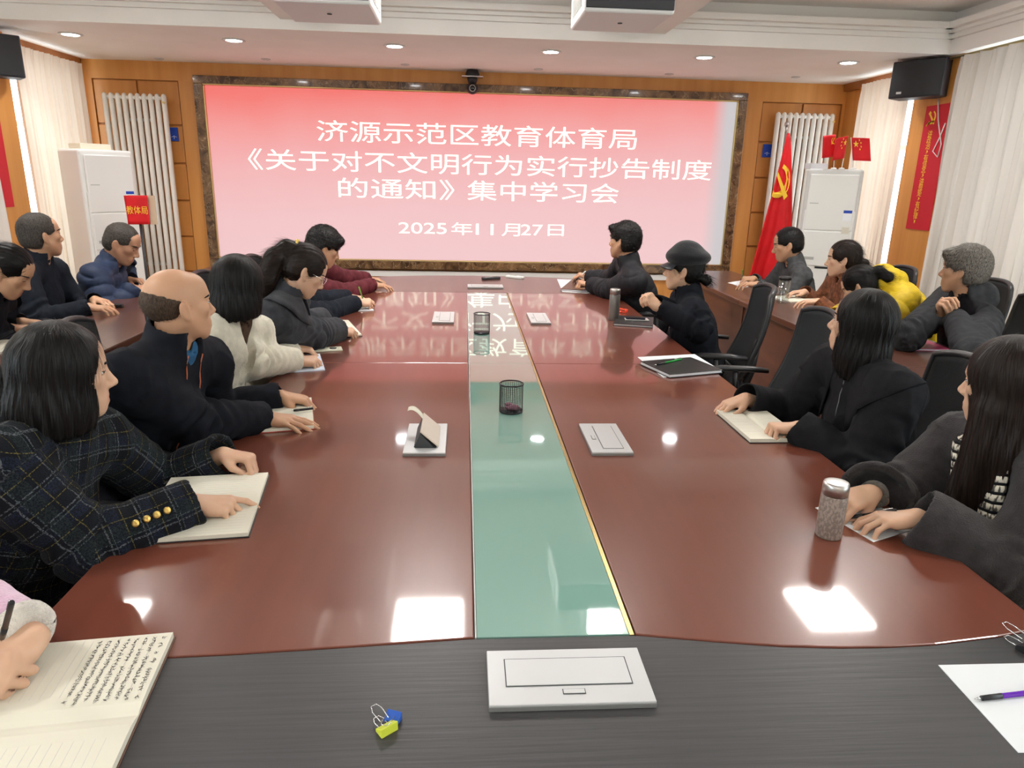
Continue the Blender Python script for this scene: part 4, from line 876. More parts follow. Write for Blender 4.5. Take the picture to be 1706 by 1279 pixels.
# ------------------------------------------------------------------ people: volumes turned into one continuous surface
f32 = np.float32
class Vol:
    def __init__(s, lo, hi, h):
        s.h = h; s.lo = np.array(lo, float); n = np.ceil((np.array(hi)-s.lo)/h).astype(int)+1
        s.ax = [(s.lo[i]+h*np.arange(n[i])).astype(f32) for i in range(3)]; s.v = np.full(tuple(n), 1.0, f32); s.n = n
    def _sl(s, lo, hi):
        a = np.clip(np.floor((np.array(lo)-s.lo)/s.h).astype(int), 0, s.n); b = np.clip(np.ceil((np.array(hi)-s.lo)/s.h).astype(int)+1, 0, s.n)
        if np.any(b <= a): return None
        sl = tuple(slice(a[i], b[i]) for i in range(3))
        return sl, s.ax[0][sl[0]][:, None, None], s.ax[1][sl[1]][None, :, None], s.ax[2][sl[2]][None, None, :]
    def _mix(s, sl, d, k, op):
        v = s.v[sl]
        if op == 'add':
            if k <= 0: s.v[sl] = np.minimum(v, d)
            else:
                h = np.clip(0.5+0.5*(d-v)/k, 0, 1); s.v[sl] = d+(v-d)*h-k*h*(1-h)
        else:
            d = -d
            if k <= 0: s.v[sl] = np.maximum(v, d)
            else:
                h = np.clip(0.5-0.5*(d-v)/k, 0, 1); s.v[sl] = d+(v-d)*h+k*h*(1-h)
    def cap(s, a, b, ra, rb=None, k=0.012, op='add', sc=None):
        """tapered capsule; sc=(axis, factor) squashes it across a direction"""
        rb = ra if rb is None else rb; a, b = np.array(a, float), np.array(b, float); m = max(ra, rb)+max(k, 0)*1.2+2*s.h
        if sc is not None: m *= max(1.0, 1.0/sc[1])
        g = s._sl(np.minimum(a, b)-m, np.maximum(a, b)+m)
        if g is None: return
        sl, X, Y, Z = g; d = b-a; L2 = float(d@d)+1e-12
        px, py, pz = X-f32(a[0]), Y-f32(a[1]), Z-f32(a[2])
        t = np.clip((px*f32(d[0])+py*f32(d[1])+pz*f32(d[2]))/f32(L2), 0, 1)
        qx, qy, qz = px-t*f32(d[0]), py-t*f32(d[1]), pz-t*f32(d[2])
        if sc is not None:
            n = np.array(sc[0], float); n /= np.linalg.norm(n); w = (qx*f32(n[0])+qy*f32(n[1])+qz*f32(n[2]))*f32(1/sc[1]-1)
            qx, qy, qz = qx+w*f32(n[0]), qy+w*f32(n[1]), qz+w*f32(n[2])
        s._mix(sl, np.sqrt(qx*qx+qy*qy+qz*qz)-(f32(ra)+t*f32(rb-ra)), k, op)
    def ell(s, c, r, R=None, k=0.012, op='add'):
        c, r = np.array(c, float), np.array(r, float); m = r.max()+max(k, 0)*1.2+2*s.h; g = s._sl(c-m, c+m)
        if g is None: return
        sl, X, Y, Z = g; px, py, pz = X-f32(c[0]), Y-f32(c[1]), Z-f32(c[2])
        if R is None: q = (px, py, pz)
        else: q = [px*f32(R[0][i])+py*f32(R[1][i])+pz*f32(R[2][i]) for i in range(3)]
        u = [q[i]/f32(r[i]) for i in range(3)]; w = [u[i]/f32(r[i]) for i in range(3)]
        k0 = np.sqrt(u[0]*u[0]+u[1]*u[1]+u[2]*u[2]); k1 = np.sqrt(w[0]*w[0]+w[1]*w[1]+w[2]*w[2])+f32(1e-6)
        s._mix(sl, k0*(k0-1)/k1, k, op)
    def plane(s, p, n, k=0.0):
        """cut away the side n points to"""
        n = np.array(n, float); n /= np.linalg.norm(n); X, Y, Z = s.ax[0][:, None, None], s.ax[1][None, :, None], s.ax[2][None, None, :]
        d = (X-f32(p[0]))*f32(n[0])+(Y-f32(p[1]))*f32(n[1])+(Z-f32(p[2]))*f32(n[2])
        s._mix((slice(None),)*3, -d, k, 'sub')
    def at(s, p):
        i = np.clip(np.round((np.array(p)-s.lo)/s.h).astype(int), 0, s.n-1); return float(s.v[tuple(i)])
    def hit(s, p, d, mx=0.8):
        p, d = np.array(p, float), np.array(d, float); d /= np.linalg.norm(d); t = 0
        while t < mx:
            if s.at(p+d*t) < 0: return p+d*(t-s.h*0.5)
            t += s.h*0.5
        return None
    def mesh(s, smooth=1):
        v = s.v; S = v < 0; S[0] = S[-1] = False; S[:, 0] = S[:, -1] = False; S[:, :, 0] = S[:, :, -1] = False
        v = np.where(S, v, np.maximum(v, 1e-5)); c = S.astype(np.int8)
        c = c[:-1]+c[1:]; c = c[:, :-1]+c[:, 1:]; c = c[:, :, :-1]+c[:, :, 1:]
        act = (c > 0) & (c < 8); idx = np.argwhere(act); N = len(idx)
        offs = np.array([(i, j, k) for i in (0, 1) for j in (0, 1) for k in (0, 1)])
        vals = np.stack([v[idx[:, 0]+o[0], idx[:, 1]+o[1], idx[:, 2]+o[2]] for o in offs], 1)
        acc = np.zeros((N, 3), f32); cnt = np.zeros(N, f32)
        for a in range(8):
            for b in range(a+1, 8):
                if np.abs(offs[a]-offs[b]).sum() != 1: continue
                va, vb = vals[:, a], vals[:, b]; m = (va < 0) != (vb < 0); t = np.where(m, va/(va-vb+1e-12), 0)
                acc += np.where(m[:, None], offs[a]+t[:, None]*(offs[b]-offs[a]), 0); cnt += m
        V = s.lo+s.h*(idx+acc/np.maximum(cnt, 1)[:, None])
        vid = np.full(act.shape, -1, np.int32); vid[act] = np.arange(N)
        Q = []
        for ax in range(3):
            sh = [slice(1, -1)]*3; s0 = list(sh); s1 = list(sh); s0[ax] = slice(None, -1); s1[ax] = slice(1, None)
            A, B = S[tuple(s0)], S[tuple(s1)]; e = np.argwhere(A != B)
            if not len(e): continue
            ins = A[tuple(e.T)]; b1, b2 = [(1, 2), (2, 0), (0, 1)][ax]
            def cell(d1, d2):
                q = e.copy(); q[:, b1] += d1; q[:, b2] += d2; return vid[tuple(q.T)]
            quad = np.stack([cell(0, 0), cell(1, 0), cell(1, 1), cell(0, 1)], 1); quad[~ins] = quad[~ins][:, ::-1]; Q.append(quad)
        Q = np.concatenate(Q); Q = Q[(Q >= 0).all(1)]
        return lap(V, Q, smooth), Q
def lap(V, Q, n, lam=0.5):
    if n <= 0: return V
    a = Q.ravel(); b = np.roll(Q, -1, 1).ravel(); N = len(V); deg = np.bincount(a, minlength=N)+np.bincount(b, minlength=N)
    for _ in range(n):
        acc = np.stack([np.bincount(a, V[b, i], N)+np.bincount(b, V[a, i], N) for i in range(3)], 1)
        V = V+lam*(acc/np.maximum(deg, 1)[:, None]-V)
    return V
def normals(V, Q):
    n = np.cross(V[Q[:, 2]]-V[Q[:, 0]], V[Q[:, 3]]-V[Q[:, 1]]); N = np.zeros_like(V)
    for i in range(3):
        for k in range(4): N[:, i] += np.bincount(Q[:, k], n[:, i], len(V))
    return N/(np.linalg.norm(N, axis=1)[:, None]+1e-12)
def np_mesh(name, V, F, parent, m, attrs=None):
    me = bpy.data.meshes.new(name); k = F.shape[1]; me.vertices.add(len(V)); me.vertices.foreach_set('co', np.ascontiguousarray(V, dtype=f32).ravel())
    me.loops.add(F.size); me.loops.foreach_set('vertex_index', np.ascontiguousarray(F, dtype=np.int32).ravel())
    me.polygons.add(len(F)); me.polygons.foreach_set('loop_start', np.arange(0, F.size, k, dtype=np.int32))
    me.update(calc_edges=True); me.polygons.foreach_set('use_smooth', np.ones(len(F), bool))
    for an, av in (attrs or {}).items():
        if av.ndim == 1: at = me.attributes.new(an, 'FLOAT', 'POINT'); at.data.foreach_set('value', av.astype(f32))
        else: at = me.attributes.new(an, 'FLOAT_VECTOR', 'POINT'); at.data.foreach_set('vector', av.astype(f32).ravel())
    me.update()
    return obj(name, me, parent, m)
def coarsen(V, Q, hide, cell):
    """fewer vertices where clothes cover the skin"""
    key = np.floor(V/cell).astype(np.int64); code = key[:, 0]*73856093 ^ key[:, 1]*19349663 ^ key[:, 2]*83492791
    code = np.where(hide, code, -(np.arange(len(V))+10**12)); u, inv = np.unique(code, return_inverse=True); n = len(u)
    cnt = np.bincount(inv, minlength=n); W = np.stack([np.bincount(inv, V[:, i], n)/cnt for i in range(3)], 1)
    q = inv[Q]; T = np.concatenate([q[:, [0, 1, 2]], q[:, [0, 2, 3]]]); ok = (T[:, 0] != T[:, 1]) & (T[:, 1] != T[:, 2]) & (T[:, 0] != T[:, 2])
    T = T[ok]; key = np.sort(T, 1); _, first = np.unique(key, axis=0, return_index=True)
    return W, T[np.sort(first)], inv
_wv = [(rng.normal(size=3), rng.uniform(0, 6.28)) for _ in range(24)]
def wav(P, scale, n=8, o=0):
    """smooth pseudo noise, about -1..1"""
    r = np.zeros(len(P))
    for i in range(n):
        d, ph = _wv[(i+o) % 24]; r += np.sin(P@(d*scale)+ph+0.8*np.sin(P@(_wv[(i+o+7) % 24][0]*scale*0.6)))
    return r/math.sqrt(n)/1.2

# ------------------------------------------------------------------ skin, hair and cloth materials
def skin_mat(name, col, lip):
    m = mat(name, col, 0.48, spec=0.35, sss=0.12); nt = m.node_tree; L = nt.links; b = nt.nodes['Principled BSDF']
    at = nn(nt, 'ShaderNodeAttribute'); at.attribute_name = 'tint'; mx = nn(nt, 'ShaderNodeMixRGB'); mx.inputs['Color1'].default_value = (*col, 1); mx.inputs['Color2'].default_value = (*lip, 1)
    n = nn(nt, 'ShaderNodeTexNoise'); n.inputs['Scale'].default_value = 22; n.inputs['Detail'].default_value = 3; tc = nn(nt, 'ShaderNodeTexCoord'); L.new(tc.outputs['Object'], n.inputs['Vector'])
    m2 = nn(nt, 'ShaderNodeMixRGB', blend_type='MULTIPLY'); m2.inputs['Fac'].default_value = 0.35; r = nn(nt, 'ShaderNodeValToRGB'); r.color_ramp.elements[0].color = (0.80, 0.70, 0.66, 1); r.color_ramp.elements[1].color = (1, 1, 1, 1)
    r.color_ramp.elements[0].position = 0.3; r.color_ramp.elements[1].position = 0.7
    L.new(n.outputs['Fac'], r.inputs[0]); L.new(at.outputs['Fac'], mx.inputs['Fac']); L.new(mx.outputs[0], m2.inputs['Color1']); L.new(r.outputs[0], m2.inputs['Color2']); L.new(m2.outputs[0], b.inputs['Base Color'])
    bp = nn(nt, 'ShaderNodeBump'); bp.inputs['Strength'].default_value = 0.10; bp.inputs['Distance'].default_value = 0.002; n3 = nn(nt, 'ShaderNodeTexNoise'); n3.inputs['Scale'].default_value = 160
    L.new(tc.outputs['Object'], n3.inputs['Vector']); L.new(n3.outputs['Fac'], bp.inputs['Height']); L.new(bp.outputs[0], b.inputs['Normal'])
skin_mat('skin_fair', (0.60, 0.375, 0.255), (0.46, 0.16, 0.13)); skin_mat('skin_tan', (0.50, 0.285, 0.175), (0.36, 0.14, 0.11)); skin_mat('skin_brown', (0.42, 0.225, 0.14), (0.30, 0.12, 0.09))
mat('eye_white', (0.72, 0.68, 0.64), 0.25); mat('iris', (0.03, 0.018, 0.012), 0.12)
def hair_mat(name, c1, c2, rough=0.36):
    m = mat(name, c1, rough, spec=0.2, col2=c2, nscale=(70, 70, 70), ramp=(0.35, 0.7), coord='Object'); nt = m.node_tree; L = nt.links
    b = nt.nodes['Principled BSDF']; at = nn(nt, 'ShaderNodeAttribute'); at.attribute_name = 'flow'
    n = nn(nt, 'ShaderNodeTexNoise'); n.inputs['Scale'].default_value = 1.0; n.inputs['Detail'].default_value = 3; L.new(at.outputs['Vector'], n.inputs['Vector'])
    rp = nt.nodes.get('Color Ramp') or [x for x in nt.nodes if x.type == 'VALTORGB'][0]; L.new(n.outputs['Fac'], rp.inputs[0])
    bp = nn(nt, 'ShaderNodeBump'); bp.inputs['Strength'].default_value = 0.55; bp.inputs['Distance'].default_value = 0.004; L.new(n.outputs['Fac'], bp.inputs['Height']); L.new(bp.outputs[0], b.inputs['Normal'])
hair_mat('hair_black', (0.010, 0.0085, 0.008), (0.004, 0.0035, 0.0035), 0.4); hair_mat('hair_brown', (0.022, 0.013, 0.009), (0.007, 0.0045, 0.004), 0.4); hair_mat('hair_grey', (0.20, 0.18, 0.155), (0.035, 0.03, 0.027), 0.5)
hair_mat('hair_salt', (0.085, 0.072, 0.062), (0.022, 0.018, 0.016), 0.5); hair_mat('hair_ring', (0.095, 0.06, 0.04), (0.03, 0.02, 0.014), 0.6)
def cloth(name, c, rough=0.85, noise=0.25, fuzz=0.0, bump=0.15, bs=350, spec=0.13):
    mat(name, c, rough, spec=spec, noise=noise, nscale=(30, 30, 30), bump=bump, bscale=(bs, bs, bs), sheen=fuzz)
cloth('cloth_black', (0.012, 0.012, 0.014)); cloth('cloth_navyblack', (0.012, 0.015, 0.022)); cloth('cloth_ink', (0.009, 0.010, 0.014)); cloth('cloth_white', (0.66, 0.62, 0.50), 0.9, 0.12, 0.4, 0.4, 220)
cloth('cloth_greyblue', (0.036, 0.038, 0.045), 0.9, 0.3, 0.1, 0.4, 250); cloth('cloth_maroon', (0.10, 0.018, 0.024), 0.6); cloth('cloth_navy', (0.020, 0.032, 0.070), 0.58, 0.2, 0, 0.1, 60, 0.25)
cloth('cloth_grey', (0.062, 0.064, 0.066), 0.85); cloth('cloth_brown', (0.19, 0.068, 0.030), 0.95, 0.45, 0.08, 0.9, 120); cloth('cloth_yellow', (0.55, 0.38, 0.012), 0.6, 0.15, 0, 0.1, 60, 0.25)
cloth('cloth_charcoal', (0.030, 0.031, 0.034), 0.85); cloth('cloth_taupe', (0.034, 0.030, 0.031), 0.9, 0.25, 0.1, 0.4, 250); cloth('cloth_pink', (0.66, 0.42, 0.56), 0.9, 0.15, 0.5, 0.5, 200); cloth('cloth_fur', (0.72, 0.66, 0.58), 1.0, 0.2, 0.6, 1.0, 180)
cloth('cloth_sweater', (0.075, 0.045, 0.030), 0.9); cloth('cloth_puffblack', (0.014, 0.014, 0.017), 0.6, 0.2, 0, 0.1, 60, 0.22); cloth('trouser_dark', (0.012, 0.012, 0.015)); cloth('cloth_blueknit', (0.03, 0.10, 0.20), 0.8)
cloth('cuff_knit', (0.12, 0.105, 0.09), 0.9, 0.3, 0.2, 0.6, 250); cloth('cap_wool', (0.008, 0.008, 0.010), 0.95, 0.2, 0.25, 0.5, 250); mat('cap_leather', (0.018, 0.019, 0.024), 0.3); mat('shoe', (0.015, 0.013, 0.012), 0.3)
mat('scarf_band', (0.50, 0.46, 0.38), 0.9, noise=0.85, nscale=(110, 110, 45), detail=1, ramp=(0.40, 0.52)); mat('zip_orange', (0.38, 0.10, 0.04), 0.5); mat('zip_grey', (0.25, 0.25, 0.25), 0.4, 0.6)
def plaid():
    m = mat('cloth_plaid', (0.008, 0.009, 0.012), 0.95, spec=0.08, sheen=0.03, bump=0.35, nscale=(260, 260, 260)); nt = m.node_tree; L = nt.links; b = nt.nodes['Principled BSDF']
    at = nn(nt, 'ShaderNodeAttribute'); at.attribute_name = 'weave'; sp = nn(nt, 'ShaderNodeSeparateXYZ'); L.new(at.outputs['Vector'], sp.inputs[0])
    def lines(ch, period, off, width):
        a = nn(nt, 'ShaderNodeMath', operation='MULTIPLY_ADD'); a.inputs[1].default_value = 1/period; a.inputs[2].default_value = off; L.new(sp.outputs[ch], a.inputs[0])
        f = nn(nt, 'ShaderNodeMath', operation='FRACT'); L.new(a.outputs[0], f.inputs[0]); d = nn(nt, 'ShaderNodeMath', operation='SUBTRACT'); d.inputs[1].default_value = 0.5; L.new(f.outputs[0], d.inputs[0])
        q = nn(nt, 'ShaderNodeMath', operation='ABSOLUTE'); L.new(d.outputs[0], q.inputs[0]); l = nn(nt, 'ShaderNodeMath', operation='LESS_THAN'); l.inputs[1].default_value = width/period/2; L.new(q.outputs[0], l.inputs[0]); return l.outputs[0]
    cur = [x for x in nt.nodes if x.type == 'TEX_NOISE'][0]
    n2 = nn(nt, 'ShaderNodeTexNoise'); n2.inputs['Scale'].default_value = 300; tc = nn(nt, 'ShaderNodeTexCoord'); L.new(tc.outputs['Object'], n2.inputs['Vector'])
    th = nn(nt, 'ShaderNodeMapRange'); th.inputs['From Min'].default_value = 0.42; th.inputs['From Max'].default_value = 0.58; L.new(n2.outputs['Fac'], th.inputs['Value'])
    base = None; prev = (0.008, 0.009, 0.012, 1)
    for ch, per, off, wd, col in (('X', 0.075, 0.0, 0.026, (0.014, 0.018, 0.034, 1)), ('Y', 0.075, 0.0, 0.026, (0.018, 0.024, 0.025, 1)), ('X', 0.075, 0.30, 0.0035, (0.10, 0.11, 0.12, 1)), ('Y', 0.075, 0.30, 0.0035, (0.10, 0.11, 0.12, 1)),
                                  ('X', 0.075, 0.18, 0.0025, (0.07, 0.085, 0.09, 1)), ('Y', 0.075, 0.18, 0.0025, (0.06, 0.075, 0.08, 1)), ('X', 0.075, 0.72, 0.0018, (0.15, 0.12, 0.035, 1)), ('Y', 0.075, 0.72, 0.0018, (0.12, 0.10, 0.03, 1))):
        mm = nn(nt, 'ShaderNodeMath', operation='MULTIPLY'); L.new(lines(ch, per, off, wd), mm.inputs[0]); L.new(th.outputs[0], mm.inputs[1])
        x = nn(nt, 'ShaderNodeMixRGB'); x.inputs['Color2'].default_value = col; L.new(mm.outputs[0], x.inputs['Fac'])
        if base is None: x.inputs['Color1'].default_value = prev
        else: L.new(base, x.inputs['Color1'])
        base = x.outputs[0]
    L.new(base, b.inputs['Base Color'])
plaid()

# ------------------------------------------------------------------ anatomy
def unit(v): v = np.array(v, float); return v/(np.linalg.norm(v)+1e-12)
def frame(yaw, pitch=0.0, roll=0.0):
    """columns right, forward, up; yaw 0 looks to the screen, +90 to the right; pitch > 0 looks up"""
    y, p, r = map(math.radians, (yaw, pitch, roll)); F = np.array([math.sin(y)*math.cos(p), math.cos(y)*math.cos(p), math.sin(p)]); R = np.array([math.cos(y), -math.sin(y), 0]); U = np.cross(R, F)
    R, U = math.cos(r)*R+math.sin(r)*U, -math.sin(r)*R+math.cos(r)*U
    return np.stack([R, F, U], 1)
def head_sdf(v, c, Mh, s, neck, male, detail=True):
    P = lambda *p: c+Mh@(np.array(p)*s)
    E = lambda p, r, k, op='add', R=None: v.ell(P(*p), np.array(r)*s, Mh if R is None else Mh@R, k*s, op)
    C = lambda a, b, ra, rb, k, op='add': v.cap(P(*a), P(*b), ra*s, rb*s, k*s, op)
    v.cap(P(0, -0.022, -0.05), neck, 0.055*s if male else 0.048*s, 0.064*s if male else 0.055*s, 0.03*s)
    E((0, -0.014, 0.034), (0.074, 0.094, 0.083), 0.03)
    E((0, 0.028, -0.030), (0.060, 0.062, 0.078), 0.035)
    j = 1.06 if male else 0.96
    for q in (-1, 1):
        C((q*0.052*j, 0.0, -0.045), (q*0.018, 0.060, -0.098), 0.019, 0.016, 0.03); E((q*0.043, 0.055, -0.012), (0.021, 0.020, 0.018), 0.022)
    E((0, 0.066, -0.098), (0.021*j, 0.018, 0.016), 0.02); C((-0.034, 0.074, 0.024), (0.034, 0.074, 0.024), 0.013, 0.013, 0.02)
    E((0, 0.056, 0.055), (0.052, 0.028, 0.035), 0.03)
    for q in (-1, 1): E((q*0.032, 0.091, 0.007), (0.016, 0.011, 0.011), 0.014, 'sub')
    C((0, 0.082, 0.014), (0, 0.106, -0.028), 0.0075, 0.0095, 0.012); E((0, 0.105, -0.032), (0.0115, 0.011, 0.0095), 0.008)
    for q in (-1, 1): E((q*0.0115, 0.094, -0.037), (0.008, 0.011, 0.0075), 0.007)
    E((0, 0.076, -0.068), (0.030, 0.018, 0.022), 0.018)
    C((-0.017, 0.085, -0.0635), (0.017, 0.085, -0.0635), 0.0058, 0.0058, 0.006); C((-0.013, 0.0865, -0.0765), (0.013, 0.0865, -0.0765), 0.0065, 0.0065, 0.006)
    C((-0.022, 0.0945, -0.070), (0.022, 0.0945, -0.070), 0.0022, 0.0022, 0.005, 'sub')
    for q in (-1, 1):
        a = 0.42*q; Re = np.array([[math.cos(a), -math.sin(a), 0], [math.sin(a), math.cos(a), 0], [0, 0, 1]])
        t = 0.22; Rt = np.array([[1, 0, 0], [0, math.cos(t), -math.sin(t)], [0, math.sin(t), math.cos(t)]]); Re = Re@Rt
        E((q*0.0800, -0.014, -0.008), (0.0080, 0.0195, 0.033), 0.007, 'add', Re); E((q*0.0895, -0.007, -0.003), (0.0075, 0.0115, 0.0205), 0.004, 'sub', Re); E((q*0.075, -0.002, -0.034), (0.008, 0.009, 0.010), 0.008, 'add')
def face_parts(root, c, Mh, s, skin, brow, gaze_down=0.0, eyes=True, vol=None):
    P = lambda *p: c+Mh@(np.array(p)*s)
    for q in (-1, 1):
        if eyes:
            mb = MB(); Re = Mh@np.array([[1, 0, 0], [0, 0, 1], [0, -1, 0]]).T     # sphere pole along forward
            n, mm_ = 14, 12; V_ = []; 
            for i in range(mm_+1):
                a = PI*i/mm_; V_ += [c+Mh@(s*(np.array([q*0.0315, 0.0742, 0.007])+0.0118*np.array([math.sin(a)*math.cos(2*PI*k/n), math.cos(a), math.sin(a)*math.sin(2*PI*k/n)]))) for k in range(n)]
            F = [(i*n+k, (i+1)*n+k, (i+1)*n+(k+1) % n, i*n+(k+1) % n) for i in range(mm_) for k in range(n)]
            mb.add(V_, F, True); mb.mi = [1 if i < 3*n else 0 for i in range(len(F))]; eo = mb.build('eye', ['eye_white', 'iris'], root)
            # lids: two skin shells that leave a slit
            g = math.radians(gaze_down)
            def lid(e0, e1):
                def fn(u, v):
                    az = (u-0.5)*2.5; el = e0+(e1-e0)*v
                    d = np.array([math.sin(az)*math.cos(el), math.cos(az)*math.cos(el), math.sin(el)]); return c+Mh@(s*(np.array([q*0.0315, 0.0742, 0.007])+0.0127*d))
                return fn
            MB().grid(lid(math.radians(14)-g, 1.5), 10, 5).grid(lid(math.radians(-16)-g*0.3, -1.4), 10, 4).build('eyelid', skin, eo)
            fl = lid(math.radians(13)-g, math.radians(16)-g); MB().tube([fl(u, 0.5) for u in np.linspace(0.05, 0.95, 9)], 0.0011*s, 5).build('eyelashes', brow, eo)
        pts = []
        for x, z, dx in ((0.011, 0.0235, 0.0), (0.020, 0.0275, 0.1), (0.030, 0.0295, 0.2), (0.040, 0.0285, 0.45), (0.049, 0.0235, 0.8)):
            d = unit(Mh@np.array([q*dx, 1.0, 0.0])); h = vol.hit(P(q*x, 0.05, z)+d*0.10*s, -d, 0.14)
            if h is not None: pts.append(h-d*0.0008)
        if len(pts) > 2: MB().tube(pts, [0.0011*s, 0.0015*s, 0.0015*s, 0.0013*s, 0.0006*s][:len(pts)], 6, flat=2.4).build('eyebrow', brow, root)

def hand_caps(side, pose):
    """capsules of a hand: wrist at the origin, fingers along +y, back of the hand +z; right hand thumb on -x"""
    cu = {'rest': [(18, 28, 18), (20, 30, 20), (22, 34, 20), (26, 34, 20)], 'flat': [(6, 10, 8), (6, 10, 8), (8, 12, 8), (10, 14, 8)], 'fist': [(62, 88, 55), (66, 90, 58), (70, 90, 58), (74, 88, 55)],
          'write': [(42, 42, 22), (52, 58, 34), (62, 70, 42), (68, 72, 42)], 'curl': [(34, 52, 34), (38, 56, 36), (42, 60, 36), (46, 58, 34)], 'point': [(10, 22, 12), (46, 62, 40), (58, 74, 46), (64, 74, 46)], 'clasp': [(50, 62, 30), (52, 64, 30), (54, 66, 30), (56, 64, 30)]}[pose]
    mcp = [(-0.026, 0.086, 0.004), (-0.0075, 0.090, 0.006), (0.0115, 0.086, 0.004), (0.0285, 0.077, 0.0)]
    ln = [(0.043, 0.026, 0.020), (0.047, 0.030, 0.021), (0.043, 0.028, 0.020), (0.034, 0.021, 0.018)]; sp = [8, 2, -4, -11]
    palm, fing = [], []
    for i, m in enumerate(mcp):
        m = np.array(m); palm.append((np.array([m[0]*0.55, 0.006, 0.0]), m, 0.0135, 0.0112))
        p = m; a = 0.0; r = [0.0094, 0.0084, 0.0076, 0.0066] if i < 3 else [0.0082, 0.0074, 0.0067, 0.0058]; sg = math.radians(-sp[i])
        for j in range(3):
            a += math.radians(cu[i][j]); d = np.array([math.sin(sg)*math.cos(a), math.cos(sg)*math.cos(a), -math.sin(a)]); q = p+d*ln[i][j]; fing.append((p, q, r[j], r[j+1], i)); p = q
    th = {'flat': [(-0.021, 0.020, -0.006), (-0.046, 0.050, -0.010), (-0.058, 0.078, -0.012), (-0.061, 0.100, -0.012)], 'write': [(-0.020, 0.022, -0.008), (-0.040, 0.052, -0.024), (-0.036, 0.080, -0.036), (-0.024, 0.098, -0.044)],
          'fist': [(-0.020, 0.022, -0.008), (-0.042, 0.052, -0.022), (-0.030, 0.078, -0.036), (-0.008, 0.086, -0.040)]}
    t = th['write'] if pose in ('write', 'point', 'curl') else th['fist'] if pose in ('fist', 'clasp') else th['flat']
    t = [np.array(p) for p in t]; palm.append((t[0], t[1], 0.0165, 0.0125))
    fing.append((t[1], t[2], 0.0108, 0.0094, 4)); fing.append((t[2], t[3], 0.0094, 0.0072, 4))
    palm.append((np.array([0.020, 0.018, -0.006]), np.array([0.026, 0.060, -0.006]), 0.014, 0.011))
    if side == 'L':
        fl = np.array([-1, 1, 1]); palm = [(a*fl, b*fl, r, q) for a, b, r, q in palm]; fing = [(a*fl, b*fl, r, q, i) for a, b, r, q, i in fing]
    return palm, fing
def hand_sdf(v, w, Mw, s, side, pose):
    palm, fing = hand_caps(side, pose)
    for a, b, ra, rb in palm: v.cap(w+Mw@(a*s), w+Mw@(b*s), ra*s, rb*s, 0.012*s)
    for a, b, ra, rb, i in fing: v.cap(w+Mw@(a*s), w+Mw@(b*s), ra*s, rb*s, 0.0035*s)
def hand_frame(d, up, roll=0.0):
    F = unit(d); R = unit(np.cross(F, up)); U = np.cross(R, F); r = math.radians(roll); R, U = math.cos(r)*R+math.sin(r)*U, -math.sin(r)*R+math.cos(r)*U
    return np.stack([R, F, U], 1)
def elbow(S, W, a, b, pole):
    d = W-S; L_ = np.linalg.norm(d)
    if L_ > (a+b)*0.985: k = L_/((a+b)*0.985); a, b = a*k, b*k
    x = (a*a-b*b+L_*L_)/(2*L_); h = math.sqrt(max(1e-6, a*a-x*x)); u = d/L_; p = np.array(pole, float); p = unit(p-(p@u)*u); return S+u*x+p*h

